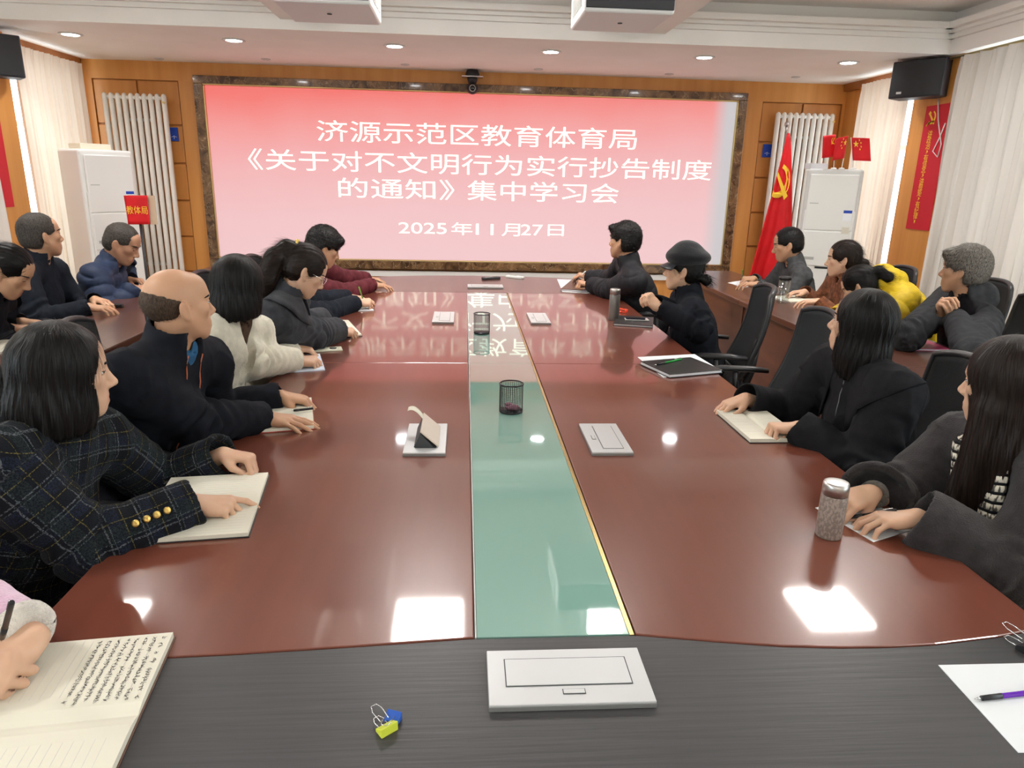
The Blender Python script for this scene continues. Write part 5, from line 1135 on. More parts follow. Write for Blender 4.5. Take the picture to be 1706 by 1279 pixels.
# ------------------------------------------------------------------ hair
def hair_mesh(root, style, c, Mh, s, m, h, opts):
    v = Vol((-0.16, -0.20, -0.44), (0.16, 0.17, 0.17), h); o = opts
    t = o.get('t', 0.012)
    if style != 'ring': v.ell((0, -0.016, 0.036), (0.075+t, 0.095+t, 0.084+t*1.2), None, 0)
    front = o.get('front', 0.0)       # how far the hairline comes down
    if style in ('short', 'crop'):
        v.ell((0, -0.045, -0.012), (0.073+t, 0.062+t*0.7, 0.075), None, 0.02)
        if o.get('fringe'): v.cap((-0.045, 0.075, 0.082), (0.045, 0.078, 0.078), 0.024, 0.022, 0.03)
        if o.get('tuft'): v.ell((0.0, 0.045, 0.105), (0.060, 0.050, 0.030), None, 0.03)
        v.ell((0, 0.128, -0.046+o.get('hl', 0)), (0.088, 0.082, 0.104), None, 0.012, 'sub')
        for q in (-1, 1):
            v.ell((q*0.090, 0.004, -0.034), (0.032, 0.034, 0.042), None, 0.012, 'sub')
            v.cap((q*0.085, 0.052, -0.01), (q*0.085, 0.03, -0.08), 0.032, 0.04, 0.01, 'sub')
        v.plane((0, -0.06, -0.068), (0, -0.25, -1), 0.012); v.cap((-0.1, 0.06, -0.11), (0.1, 0.06, -0.11), 0.075, 0.075, 0.02, 'sub')
    elif style == 'ring':
        v.ell((0, -0.020, 0.020), (0.0768, 0.0965, 0.080), None, 0); v.plane((0, -0.03, 0.036), (0, 0.42, 1), 0.02); v.plane((0, -0.06, -0.062), (0, -0.2, -1), 0.01); v.plane((0, 0.028, 0), (0, 1, 0.15), 0.012)
        for q in (-1, 1): v.ell((q*0.090, 0.004, -0.034), (0.034, 0.036, 0.046), None, 0.012, 'sub')
        v.cap((-0.1, 0.06, -0.09), (0.1, 0.06, -0.09), 0.065, 0.065, 0.02, 'sub')
    elif style in ('bob', 'long'):
        ln = o.get('len', 0.15); fl = o.get('flare', 0.0)
        v.cap((0, -0.016, 0.03), (0, -0.030, -ln*0.55), 0.094+t*0.5, 0.098+fl*0.5, 0.03, sc=((1, 0, 0), 0.94)); v.cap((0, -0.030, -ln*0.55), (0, -0.036, -ln), 0.098+fl*0.5, 0.090+fl, 0.03, sc=((1, 0, 0), 0.97))
        if style == 'long':
            for q in o.get('sides', (-1, 1)): v.cap((q*0.068, 0.0, -0.06), (q*o.get('sx', 0.085), 0.045, -o.get('fl', 0.34)), 0.036, 0.034, 0.03); 
        fw = o.get('face', 0.064); v.cap((0, 0.128, 0.026), (0, 0.122, -0.30), fw, fw+0.01, 0.010, 'sub'); v.ell((0, 0.118, 0.0), (fw+0.004, 0.070, 0.075), None, 0.010, 'sub')
        v.cap((0, -0.005, -0.105), (0, 0.02, -0.45), 0.052, 0.060, 0.012, 'sub'); v.plane((0, 0, -ln-0.05 if style == 'bob' else -0.43), (0, 0.0, -1), 0.01)
        if style == 'bob': v.plane((0, 0, -ln), (0, 0.12, -1), 0.012)
    elif style in ('pony', 'bun'):
        v.ell((0, -0.040, -0.010), (0.074+t*0.6, 0.065+t*0.6, 0.070), None, 0.02); v.ell((0, 0.118, -0.040), (0.080, 0.074, 0.112), None, 0.010, 'sub')
        for q in (-1, 1): v.ell((q*0.090, 0.004, -0.040), (0.030, 0.034, 0.044), None, 0.010, 'sub'); v.cap((q*0.085, 0.055, -0.02), (q*0.085, 0.03, -0.09), 0.030, 0.04, 0.01, 'sub')
        v.cap((-0.1, 0.06, -0.11), (0.1, 0.06, -0.11), 0.075, 0.075, 0.02, 'sub'); v.plane((0, -0.06, -0.075), (0, -0.25, -1), 0.012)
        pts = o.get('tail', []); r = o.get('tr', [0.028]*9)
        for i in range(len(pts)-1): v.cap(pts[i], pts[i+1], r[i], r[i+1], 0.015)
        for q in o.get('blobs', []): v.ell(q[:3], q[3:6], None, 0.012)
    V, Q = v.mesh(3); N = normals(V, Q)
    ang = np.arctan2(V[:, 0], V[:, 1]+0.02); rad = np.hypot(V[:, 0], V[:, 1]+0.02)
    if style in ('short', 'crop', 'ring'):
        flow = np.stack([ang*26, V[:, 2]*90+V[:, 1]*30, rad*40], 1); V = V+N*(0.0010*wav(V, 420, 10)+0.0009*wav(V, 160, 6, 5))[:, None]*o.get('rough', 1.0)
    elif style in ('pony', 'bun') and o.get('tail'):
        flow = np.stack([V[:, 0]*170, V[:, 1]*22+V[:, 2]*22, (V[:, 2]-V[:, 1])*90], 1); V = V+N*(0.0012*np.sin(V[:, 0]*330+6*wav(V, 12, 4)))[:, None]
    else:
        flow = np.stack([ang*34, V[:, 2]*5, rad*30], 1); V = V+N*((0.0014*np.sin(ang*64+4*wav(V, 14, 4))+0.0022*np.sin(ang*23+3*wav(V, 9, 4, 3)))*np.clip((0.09-V[:, 2])/0.10, 0, 1))[:, None]
    ob = np_mesh('hair', c+(V*s)@Mh.T, Q, root, m, {'flow': flow})
    # loose strands that break up the outline
    n = o.get('strands', 2600); N = normals(V, Q); qi = rng.integers(0, len(Q), n); r1 = rng.random((n, 1)); r2 = rng.random((n, 1))
    B = (V[Q[qi, 0]]*(1-r1)+V[Q[qi, 1]]*r1)*(1-r2)+(V[Q[qi, 3]]*(1-r1)+V[Q[qi, 2]]*r1)*r2; nb = N[Q[qi, 0]]
    out = nb[:, 1] > -2; B, nb = B[out], nb[out]; n = len(B)
    if style in ('short', 'crop', 'ring'):
        L_ = (0.0045 if style != 'short' else 0.011)*(0.6+0.8*rng.random((n, 1))); d = nb*0.30+np.array([0, 0.30, -0.30])+rng.normal(size=(n, 3))*0.22; d /= np.linalg.norm(d, axis=1)[:, None]; sg = 2
    else:
        L_ = 0.055*(0.5+rng.random((n, 1))); g_ = np.array([0, -0.10, -1.0]) if style in ('bob', 'long') else np.array([0, -0.85, -0.45])
        d = g_-nb*(nb@g_)[:, None]; d /= np.linalg.norm(d, axis=1)[:, None]+1e-6; d = d+rng.normal(size=(n, 3))*0.05+nb*0.02; sg = 3
    side = np.cross(d, nb); side /= np.linalg.norm(side, axis=1)[:, None]+1e-9; w = 0.00045
    P0 = B+nb*0.0003; P1 = B+d*L_*0.5+nb*0.0015; P2 = B+d*L_+nb*0.0008+rng.normal(size=(n, 3))*0.0012
    if style == 'bob': P1[:, 2] = np.maximum(P1[:, 2], -o.get('len', 0.15)-0.002); P2[:, 2] = np.maximum(P2[:, 2], -o.get('len', 0.15)-0.006*rng.random(n))
    SV = np.concatenate([P0-side*w, P0+side*w, P1-side*w*0.9, P1+side*w*0.9, P2]); i = np.arange(n)
    T = np.concatenate([np.stack([i, i+n, i+3*n], 1), np.stack([i, i+3*n, i+2*n], 1), np.stack([i+2*n, i+3*n, i+4*n], 1)])
    fl = np.concatenate([np.stack([i*3.7, i*0, i*1.3], 1)]*5).astype(float)
    so = np_mesh('hair_strands', c+(SV*s)@Mh.T, T, ob, m, {'flow': fl}); so['kind'] = 'stuff'
    return ob

# ------------------------------------------------------------------ the whole person
def person(label, head, hyaw, hpitch, cyaw, pelvis, hands, hair, top, s=1.0, hs=1.0, skin='skin_fair', brow='hair_black', male=True, res=0.005, hroll=0.0, neckoff=None, seatyaw=None, chair_label=None,
           sh=0.0, gaze=10, eyes=True, extra=None, width=1.0, tint=None, chair_off=0.0, chair_yaw=None):
    head = np.array(head, float); Mh = frame(hyaw, hpitch, hroll); Mc = frame(cyaw); ctr = np.array([pelvis[0], pelvis[1], 0.0])
    root = empty('person', (pelvis[0], pelvis[1], 0), label=label, cat='person', group='people at the meeting')
    root['label'] = label
    c = head-ctr                                                        # local coordinates: floor point under the pelvis
    seatyaw = cyaw if seatyaw is None else seatyaw; Ms = frame(seatyaw)
    P = np.array([0, 0, 0.52]); nk = np.array([0, -0.046, -0.152]) if neckoff is None else np.array(neckoff)
    N = c+frame(cyaw, hpitch*0.7)@(nk*s*hs); u = unit(N-P); r = unit(Mc[:, 0]-(Mc[:, 0]@u)*u); f = np.cross(u, r); Mt = np.stack([r, f, u], 1)
    wd = s*width; SJ = {'R': N+r*0.192*wd-u*(0.062-sh)*s+f*0.01, 'L': N-r*0.192*wd-u*(0.062-sh)*s+f*0.01}
    A, B = 0.290*s, 0.255*s; WJ, EJ, HF = {}, {}, {}
    for q, hd in hands.items():
        w = np.array(hd['w'], float)-ctr; WJ[q] = w; pole = hd.get('pole'); sg = 1 if q == 'R' else -1
        pole = Mc@np.array(pole if pole is not None else (sg*0.55, -0.25, -0.8)); EJ[q] = elbow(SJ[q], w, A, B, pole)
        if 'e' in hd: EJ[q] = np.array(hd['e'], float)-ctr
        d = np.array(hd['d'], float) if 'd' in hd else w-EJ[q]; HF[q] = hand_frame(d, hd.get('up', (0, 0, 1)), hd.get('roll', 0))
    allp = [c, N, P]+list(SJ.values())+list(WJ.values())+list(EJ.values())+[WJ[q]+HF[q]@np.array([0, 0.19*s, 0]) for q in WJ]
    lo = np.min(allp, 0)-0.17; hi = np.max(allp, 0)+0.15; lo[2] = max(lo[2], 0.40)
    # --- body
    v = Vol(lo, hi, res); hd_s = hs*s
    v.cap(P, N-u*0.08, 0.09*s, 0.065*s, 0.02); v.ell(N-u*0.21*s, (0.118*wd, 0.072*s, 0.15*s), Mt, 0.02); v.cap(SJ['L'], SJ['R'], 0.032*s, None, 0.015)
    for q in WJ:
        v.cap(SJ[q], EJ[q], 0.036*s, 0.032*s, 0.012); v.cap(EJ[q], WJ[q], 0.032*s, 0.0255*s, 0.012); hand_sdf(v, WJ[q], HF[q], s*hands[q].get('s', 1.0)*1.04, q, hands[q].get('pose', 'rest'))
    head_sdf(v, c, Mh, hd_s, N, male)
    V, Q = v.mesh(1); L_ = (V-c)@Mh/hd_s
    lips = np.exp(-((np.abs(L_[:, 0])/0.021)**4))*np.exp(-(((L_[:, 2]+0.0700)/0.0105)**4))*(L_[:, 1] > 0.076)
    tn = np.clip(lips, 0, 1)*0.95
    near = np.linalg.norm(V-c, axis=1) < 0.21*hs
    for q in WJ: near |= np.linalg.norm(V-WJ[q]-HF[q]@np.array([0, 0.08, 0])*s, axis=1) < 0.135*s
    W, T, inv = coarsen(V, Q, ~near, 0.022); ti = np.zeros(len(W)); ti[inv] = tn
    if tint: ti = np.maximum(ti, tint((W-c)@Mh/hd_s))
    np_mesh('body', W, T, root, M(skin), {'tint': ti})
    face_parts(root, c, Mh, hd_s, skin, brow, gaze, eyes, v)
    ho = None
    if hair: ho = hair_mesh(root, hair[0], c, Mh, hd_s, M(hair[1]), max(0.0036, min(res*0.9, 0.0045)), hair[2] if len(hair) > 2 else {})
    # --- garments
    jr = max(0.0068, res*1.7); g = Vol(lo-0.03, hi+0.03, jr); th = top.get('t', 0.022); ar = top.get('arm', 1.0)
    def torso(g, th, low=0.44):
        g.ell(N-u*0.205*s, (0.142*wd+th, 0.096*s+th, 0.185*s), Mt, 0.0); g.ell(P*0.45+N*0.55-u*0.05, (0.142*wd+th, 0.108*s+th, 0.20*s), Mt, 0.05); g.ell(P+np.array([0, 0, 0.02]), (0.168*wd+th, 0.135*s+th, 0.15*s), Mt, 0.05)
        g.cap(SJ['L']+r*0.02, SJ['R']-r*0.02, 0.050*s+th*0.8, None, 0.05)
        for q_ in 'LR': g.cap(SJ[q_]+u*0.008, N+u*0.018, 0.040*s+th*0.6, 0.052*s+th*0.4, 0.04)
    torso(g, th)
    solid = Vol.__new__(Vol); solid.h, solid.lo, solid.ax, solid.n, solid.v = g.h, g.lo, g.ax, g.n, g.v.copy()
    puff = top.get('puff', 0); ct = top.get('cuff', 0.012)
    for q in WJ:
        d = unit(WJ[q]-EJ[q]); we = WJ[q]-d*ct
        g.cap(SJ[q], EJ[q], (0.052*s+th)*ar, (0.044*s+th*0.95)*ar, 0.035); g.cap(EJ[q], we, (0.044*s+th*0.95)*ar, (0.032*s+th*0.75)*ar*top.get('wr', 1.0), 0.02)
    NK = unit(c+Mh@np.array([0, -0.02, -0.06])*hd_s-N); col = top.get('collar', 'stand')
    ch = top.get('ch', 0.055)*s
    if col in ('stand', 'shirt', 'hood'):
        g.cap(N-NK*0.02, N+NK*ch, 0.086*s, 0.081*s, 0.02)
        if col == 'hood': g.ell(N-f*0.085*s+u*0.01, (0.115*s, 0.06*s, 0.075*s), Mt, 0.03)
    full = Vol.__new__(Vol); full.h, full.lo, full.ax, full.n, full.v = g.h, g.lo, g.ax, g.n, g.v.copy()
    vn = top.get('vneck')
    if vn: g.cap(N+f*0.085*s+u*0.03, N+f*(0.118+th)*s-u*vn*s+r*top.get('vx', 0.0), top.get('vr', 0.052)*s*1.1, 0.012, 0.010, 'sub')
    g.cap(N-u*0.01, N+NK*0.22, 0.060*s, 0.068*s if col != 'turtle' else 0.05*s, 0.006, 'sub')
    if col in ('stand', 'shirt'): g.cap(N+NK*0.02+f*0.07*s, N+NK*0.12+f*0.12*s, 0.020*s, 0.055*s, 0.012, 'sub')
    for q in WJ:
        d = unit(WJ[q]-EJ[q]); we = WJ[q]-d*ct; e = we+d*0.10; rr = (0.032*s+th*0.75)*ar*top.get('wr', 1.0)
        g.cap(we-d*0.02, e, rr*0.80, rr*0.80, 0.004, 'sub')
        # cut the sleeve square at the cuff
        X, Y, Z = g.ax[0][:, None, None], g.ax[1][None, :, None], g.ax[2][None, None, :]
        box = g._sl(we-0.12, we+0.14)
        if box:
            sl, X, Y, Z = box; al = (X-f32(we[0]))*f32(d[0])+(Y-f32(we[1]))*f32(d[1])+(Z-f32(we[2]))*f32(d[2])
            pr_ = np.sqrt(np.maximum((X-f32(we[0]))**2+(Y-f32(we[1]))**2+(Z-f32(we[2]))**2-al*al, 0)); dd = np.maximum(-(al-f32(rr*0.3)), pr_-f32(rr*1.6)); g._mix(sl, dd, 0.003, 'sub')
    g.plane((0, 0, top.get('hem', 0.46)), (0, 0, -1))
    V, Q = g.mesh(3); n = normals(V, Q)
    # cloth folds: drag lines on torso, rings on sleeves, quilting
    best = np.full(len(V), 9.0); along = np.zeros(len(V)); el = np.zeros(len(V)); isarm = np.zeros(len(V)); roundc = np.zeros(len(V))
    for qi, q in enumerate(WJ):
        for a, b, base in ((SJ[q], EJ[q], 0.0), (EJ[q], WJ[q], 1.0)):
            d = b-a; L2 = d@d; t = np.clip((V-a)@d/L2, 0, 1); w_ = V-a-t[:, None]*d; dist = np.linalg.norm(w_, axis=1)
            rr = np.where(base == 0, 0.052*s+th, 0.040*s+th)*ar*1.35; m = (dist < best) & (dist < rr) & ((base > 0) | (t > 0.12))
            best = np.where(m, dist, best); ln = math.sqrt(L2); along = np.where(m, base*A+t*ln+qi*3.0, along); el = np.where(m, np.where(base == 0, (1-t)*ln, t*ln), el); isarm = np.where(m, 1.0, isarm)
            pa = unit(np.cross(d, [0, 0, 1.0])); pb = np.cross(unit(d), pa); roundc = np.where(m, np.arctan2(w_@pa, w_@pb), roundc)
    tl = (V-P)@Mt; ft = top.get('fold', 1.0); nz = wav(V, 9, 6); nz2 = wav(V*np.array([1, 1, 0.5]), 34, 8, 4)
    ridg = lambda x: 1-2*np.abs(x)
    rg = lambda x: np.sqrt(np.abs(np.clip(x, -1, 1)))*-2+1.2
    disp = 0.0028*ft*nz2+0.0055*ft*rg(wav(V@Mt*np.array([1.3, 1.0, 0.55]), 15, 5, 9))+0.0030*ft*rg(wav(V@Mt*np.array([1.0, 1.2, 0.8]), 32, 5, 15))
    nz3 = wav(V, 22, 8, 2); armd = ft*(0.0065*np.exp(-(el/0.09)**2)*np.sin(el*105+4.0*nz+1.6*nz3+1.3*np.sin(roundc+nz))+0.0045*np.sin(along*60+4.5*nz+2.2*nz3+1.6*np.sin(roundc*2+nz))*np.clip(0.35+0.65*nz3, 0, 1)*np.clip((el-0.02)/0.1, 0, 1)*(0.5+0.5*np.cos(roundc+1.0+nz)))
    disp = np.where(isarm > 0, disp*0.45+armd*1.5, disp)
    disp = disp*np.clip((np.linalg.norm(V-N-NK*0.03, axis=1)-0.09)/0.08, 0.05, 1)
    if puff:
        ph = np.where(isarm > 0, along/puff, tl[:, 2]/puff); gro = np.abs(np.sin(PI*ph+0.25*nz)); disp = disp*0.4+top.get('pamp', 0.012)*1.3*(gro**0.4-0.8)
    V = V+n*(disp*1.0)[:, None]
    weave = np.where(isarm[:, None] > 0, np.stack([along, roundc*0.055, 0*along], 1), np.stack([tl[:, 2], np.where(np.abs(n@r) > 0.75, tl[:, 1], tl[:, 0]), tl[:, 1]], 1))
    jo = np_mesh(top.get('name', 'jacket'), V, Q, root, M(top['m']), {'weave': weave})
    if True:
        g2 = Vol(lo-0.01, hi+0.01, 0.014); torso(g2, th*0.3); g2.cap(N-NK*0.02, N+NK*top.get('ih', 0.035), 0.070*s, 0.066*s, 0.02); g2.cap(N, N+NK*0.2, 0.058*s, 0.064*s, 0.004, 'sub'); g2.plane((0, 0, 0.50), (0, 0, -1)); V2, Q2 = g2.mesh(2); np_mesh('sweater', V2, Q2, root, M(top.get('inner', 'cloth_black')))
    # --- trousers and shoes
    l = Vol((-0.75, -0.75, -0.01), (0.75, 0.75, 0.66), 0.018); feet = []
    l.ell((0, 0, 0.54), (0.18*wd, 0.14*s, 0.10), Ms, 0.0)
    for q in (-1, 1):
        hp = Ms@np.array([q*0.09*wd, 0.02, 0])+np.array([0, 0, 0.53]); kn = Ms@np.array([q*0.11, 0.42*s, 0])+np.array([0, 0, 0.515]); an = Ms@np.array([q*0.11, 0.40*s, 0])+np.array([0, 0, 0.10]); l.cap(hp, kn, 0.085*s, 0.062*s, 0.03); l.cap(kn, an, 0.062*s, 0.046*s, 0.02); feet.append(an)
    V3, Q3 = l.mesh(1); np_mesh('trousers', V3, Q3, root, M('trouser_dark'))
    for an in feet:
        k = Vol(an-0.25, an+0.25, 0.012); k.cap(an+np.array([0, 0, -0.055]), an+Ms@np.array([0, 0.15, -0.062]), 0.042, 0.036, 0.01); k.cap(an, an+np.array([0, 0, -0.05]), 0.044, 0.044, 0.02); k.plane((0, 0, 0.004), (0, 0, -1)); V4, Q4 = k.mesh(1); np_mesh('shoe', V4, Q4, root, M('shoe'))
    if chair_label: 
        co = Ms@np.array([0, -0.03+chair_off, 0]); chair(pelvis[0]+co[0], pelvis[1]+co[1], seatyaw if chair_yaw is None else chair_yaw, chair_label)
    info = dict(root=root, c=c, Mh=Mh, N=N, u=u, r=r, f=f, s=s, hs=hd_s, W=WJ, E=EJ, S=SJ, HF=HF, vol=solid, volf=full, ctr=ctr, NK=NK, Mt=Mt, jacket=jo, hair=ho)
    return info
# ------------------------------------------------------------------ the people at the tables
import time as _time
_t0 = _time.time()
V3_ = lambda *a: np.array(a, float)
HZ = TZ+0.036          # wrist height of a hand lying on a table
def seam(I, name, pts, m, r=0.0022):
    """piping laid on the front of a garment: pts are (right, up) offsets from the neck base"""
    out = []
    for a, b in pts:
        p0 = I['N']+I['r']*a+I['u']*b+I['f']*0.40; h = I['vol'].hit(p0, -I['f'], 0.5)
        if h is not None and (not out or np.linalg.norm(h-out[-1]) < 0.07): out.append(h+I['f']*0.003)
    if len(out) > 1: MB().tube(out, r, 6).build(name, m, I['jacket'])
def held_pen(label, I, q, m, L_=0.145, off=(0, 0, 0), lean=(0.25, -0.55, 0.8)):
    """pen pinched between thumb and index of a writing hand; wrist frame: x, y fingers, z back"""
    w, H = I['W'][q]+I['ctr'], I['HF'][q]; sx = 1 if q == 'R' else -1
    g = w+H@(np.array([-0.024*sx, 0.100, -0.034])*I['s']); d = unit(H@np.array([lean[0]*sx, lean[1], lean[2]])); tip = g-d*0.035
    if tip[2] < TZ+0.004: tip = tip+d*((TZ+0.006-tip[2])/max(0.2, d[2]))
    pen(label, tip, tip+d*L_, m)
def ring_on(I, q, name, m, k, r, w=0.012):
    """band round a forearm, k metres above the wrist"""
    W_, E_ = I['W'][q], I['E'][q]; d = unit(E_-W_); a = unit(np.cross(d, [0, 0, 1.0])); b = np.cross(d, a); c = W_+d*k
    MB().tube([c+r*(math.cos(t)*a+math.sin(t)*b) for t in np.linspace(0, 2*PI, 25)], w, 8, False).build(name, m, I['root'])

# --- left side of the big table, from the camera to the screen
I = person('person in a pink coat with white cuffs, cut off by the bottom left edge', (-1.25, 1.18, 1.20), 60, -25, 70, (-1.524, 1.116), {
    'L': dict(w=tp(58, 1062, 0.825), d=(-0.55, -0.80, -0.10), up=(0.3, 0.0, 0.95), pose='fist', e=(-1.17, 1.36, 0.83)), 'R': dict(w=tp(-92, 1124, 0.815), d=(0.97, 0.10, -0.10), up=(0.1, -0.75, 0.65), pose='fist', s=1.06)},
    ('long', 'hair_black', {}), dict(m='cloth_pink', t=0.03, cuff=0.045), s=0.95, male=False, res=0.005, chair_label='black office chair of the person in pink, bottom left', seatyaw=90)
ring_on(I, 'L', 'fur_cuff', 'cloth_fur', 0.035, 0.034, 0.022); ring_on(I, 'R', 'fur_cuff', 'cloth_fur', 0.035, 0.034, 0.022)
pen('black pen held upright by the person in pink', tp(2, 1068, 0.86), tp(20, 1002, 0.97), 'black_plastic')

I = person('woman with shoulder-length black hair in a dark plaid coat', ty(108, 622, 1.704), 60, -3, 102, (-1.176, 1.632), {
    'R': dict(w=tp(322, 838, 0.800), d=(0.96, 0.22, -0.20), pose='point', roll=-10), 'L': dict(w=tp(372, 757, 0.805), d=(0.95, -0.18, -0.10), pose='fist', roll=8)},
    ('bob', 'hair_black', dict(len=0.150, flare=0.004, face=0.072, t=0.010)), dict(m='cloth_plaid', t=0.030, arm=1.08, name='coat', collar='shirt', ch=0.03, fold=0.9, wr=1.15), s=0.95, hs=1.00, male=False, res=0.004, chair_label='black office chair under the woman in plaid', seatyaw=85)
for k in range(4):
    W_, E_ = I['W']['R'], I['E']['R']; d = unit(E_-W_); p = W_+d*(0.030+0.024*k)+V3_(0, -0.6, 0.25)*0.2; h = I['volf'].hit(p, V3_(0, 0.6, -0.25), 0.3)
    if h is not None:
        nrm = unit(V3_(0, -0.9, 0.35)); Rb = hand_frame(nrm, (0, 0, 1)); MB().lathe([(0.0085, 0), (0.0095, 0.002), (0.008, 0.0045), (0.003, 0.0038), (0, 0.0036)], c=h+nrm*0.002, n=16, R=np.stack([Rb[:, 0], Rb[:, 2], Rb[:, 1]], 1)).build('cuff_button', 'gold', I['jacket'])
held_pen('dark pen in the hand of the woman in plaid', I, 'R', 'black_plastic', 0.13, lean=(0.1, -0.75, 0.35))

I = person('balding man in a black zip jacket turned towards the screen', ty(298, 508, 2.208), 48, 1, 106, (-1.152, 2.208), {
    'R': dict(w=tp(440, 694, 0.790), d=(0.98, -0.12, -0.14), pose='flat'), 'L': dict(w=tp(468, 660, 0.795), d=(0.97, 0.05, -0.20), pose='curl')},
    ('ring', 'hair_ring', {}), dict(m='cloth_ink', t=0.030, collar='stand', ch=0.060, inner='cloth_blueknit', ih=0.02, vneck=0.10, vr=0.035, arm=1.05), s=1.02, hs=0.93, skin='skin_tan', res=0.004, chair_label='black office chair behind the balding man', seatyaw=75, width=1.05)
seam(I, 'zip_edge', [(0.035, b) for b in np.linspace(0.02, -0.30, 12)], 'zip_orange'); seam(I, 'zip_edge', [(-0.035, b) for b in np.linspace(0.02, -0.30, 12)], 'zip_orange')
pen('black pen lying on the bald man\'s notebook', tp(486, 684, TZ+0.020), tp(522, 680, TZ+0.020), 'black_plastic')

I = person('woman with a black bob in a cream white coat', ty(400, 478, 2.904), 26, -3, 110, (-1.176, 2.880), {
    'R': dict(w=tp(492, 600, 0.795), d=(0.92, 0.30, -0.10), pose='write', roll=-15), 'L': dict(w=tp(487, 578, 0.80), d=(0.9, 0.1, -0.2), pose='curl')},
    ('bob', 'hair_black', dict(len=0.125, face=0.052, t=0.016, flare=0.004)), dict(m='cloth_white', t=0.034, name='coat', collar='none', vneck=0.24, vr=0.050, inner='cloth_sweater', arm=1.04, wr=1.0), s=0.96, hs=0.98, male=False, res=0.0045, chair_label='black office chair under the woman in the white coat', seatyaw=75)
held_pen('purple pen in the hand of the woman in the white coat', I, 'R', 'pen_purple', 0.14, lean=(0.15, -0.9, 0.35))
ring_on(I, 'L', 'hair_tie_on_wrist', 'black_plastic', 0.006, 0.030, 0.003)

I = person('woman with glasses and a long ponytail in a grey coat, bent over her notebook', ty(508, 452, 3.504), 68, -32, 84, (-1.140, 3.528), {
    'R': dict(w=tp(560, 551, 0.795), d=(0.93, 0.30, -0.10), pose='write', roll=-15), 'L': dict(w=tp(537, 533, 0.80), d=(0.95, -0.1, -0.1), pose='rest')},
    ('pony', 'hair_brown', dict(t=0.012, tail=[(0, -0.085, 0.085), (0, -0.125, 0.055), (0.0, -0.150, -0.02), (0.0, -0.140, -0.12), (0, -0.110, -0.22), (0, -0.085, -0.28)], tr=[0.028, 0.042, 0.052, 0.054, 0.044, 0.02])), dict(m='cloth_greyblue', t=0.036, name='coat', collar='shirt', ch=0.05, arm=1.12, wr=1.15), s=0.97, hs=1.02, male=False, res=0.005, gaze=35, chair_label='black office chair under the woman in the grey coat', seatyaw=80)
def glasses(I):
    P = lambda *p: I['c']+I['Mh']@(np.array(p)*I['hs']); mb = MB()
    for q in (-1, 1):
        mb.tube([P(q*0.033+0.023*math.cos(a), 0.100, 0.004+0.019*math.sin(a)) for a in np.linspace(0, 2*PI, 25)], 0.0012, 6, False); mb.tube([P(q*0.056, 0.099, 0.010), P(q*0.074, 0.06, 0.008), P(q*0.080, -0.012, 0.008)], 0.0012, 6)
    mb.tube([P(-0.010, 0.101, 0.008), P(0, 0.104, 0.011), P(0.010, 0.101, 0.008)], 0.0012, 6); mb.build('glasses', 'metal', I['root'])
glasses(I)
_LATER = I
P_ = lambda *p: I['c']+I['Mh']@(np.array(p)*I['hs'])
mb = MB()
for a in np.linspace(0, 2*PI, 6)[:-1]: mb.sphere(P_(0.012*math.cos(a), -0.105+0.004, 0.100+0.012*math.sin(a)), 0.010, 8, 6)
mb.build('hair_clip', 'gold', I['hair'])
held_pen('pen in the hand of the woman in the grey coat', I, 'R', 'grey_plastic', 0.13)

person('person in black mostly hidden behind the grey-coated woman, writing', ty(498, 452, 4.344), 60, -30, 80, (-1.200, 4.320), {
    'R': dict(w=tp(593, 504, 0.800), d=(0.93, 0.25, 0.0), pose='write', roll=-25), 'L': dict(w=tp(580, 494, 0.80), d=(0.95, -0.1, -0.1), pose='rest')},
    ('short', 'hair_black', dict(t=0.014)), dict(m='cloth_navyblack', t=0.03, arm=1.05), s=1.0, hs=1.00, res=0.006, gaze=35, chair_label='black office chair under the hidden writer in black', seatyaw=85)
I = person('person with short dark hair in a maroon jacket at the far left of the table', ty(540, 412, 5.160), 66, -24, 82, (-1.176, 5.256), {
    'R': dict(w=tp(620, 474, 0.800), d=(0.95, 0.1, -0.1), pose='rest'), 'L': dict(w=tp(612, 464, 0.80), d=(0.95, -0.1, -0.1), pose='rest')},
    ('short', 'hair_black', dict(t=0.020, fringe=True, rough=1.3)), dict(m='cloth_maroon', t=0.034, puff=0.10, pamp=0.008), s=1.04, hs=1.06, skin='skin_tan', res=0.006, gaze=35, chair_label='black office chair under the person in maroon', seatyaw=85)

# --- left outer row
I = person('woman in black with tied-back hair at the left edge, looking down', ty(14, 452, 3.744), 76, -34, 84, (-2.640, 3.696), {
    'R': dict(w=tp(18, 546, 0.800), d=(0.95, 0.1, -0.05), pose='curl'), 'L': dict(w=tp(38, 536, 0.80), d=(0.95, -0.1, -0.05), pose='curl')},
    ('bun', 'hair_black', dict(t=0.010, tail=[(0, -0.11, -0.02), (0, -0.13, -0.06)], tr=[0.025, 0.03])), dict(m='cloth_ink', t=0.026), s=0.96, hs=1.10, male=False, skin='skin_tan', res=0.006, gaze=35, chair_label='black office chair at the left edge of the picture', seatyaw=85)
I = person('man with cropped hair in a black jacket looking at the screen, left outer row', ty(68, 392, 4.632), 36, 2, 86, (-2.736, 4.584), {
    'R': dict(w=tp(148, 511, 0.800), d=(0.95, 0.1, -0.12), pose='rest'), 'L': dict(w=tp(158, 499, 0.80), d=(0.90, -0.45, -0.12), pose='rest')},
    ('crop', 'hair_salt', dict(t=0.006, hl=0.012, rough=0.6)), dict(m='cloth_navyblack', t=0.028, inner='cloth_ink', vneck=0.08, vr=0.03), s=1.03, hs=1.08, skin='skin_tan', res=0.005, chair_label='black office chair of the man with cropped hair, left outer row', seatyaw=85)
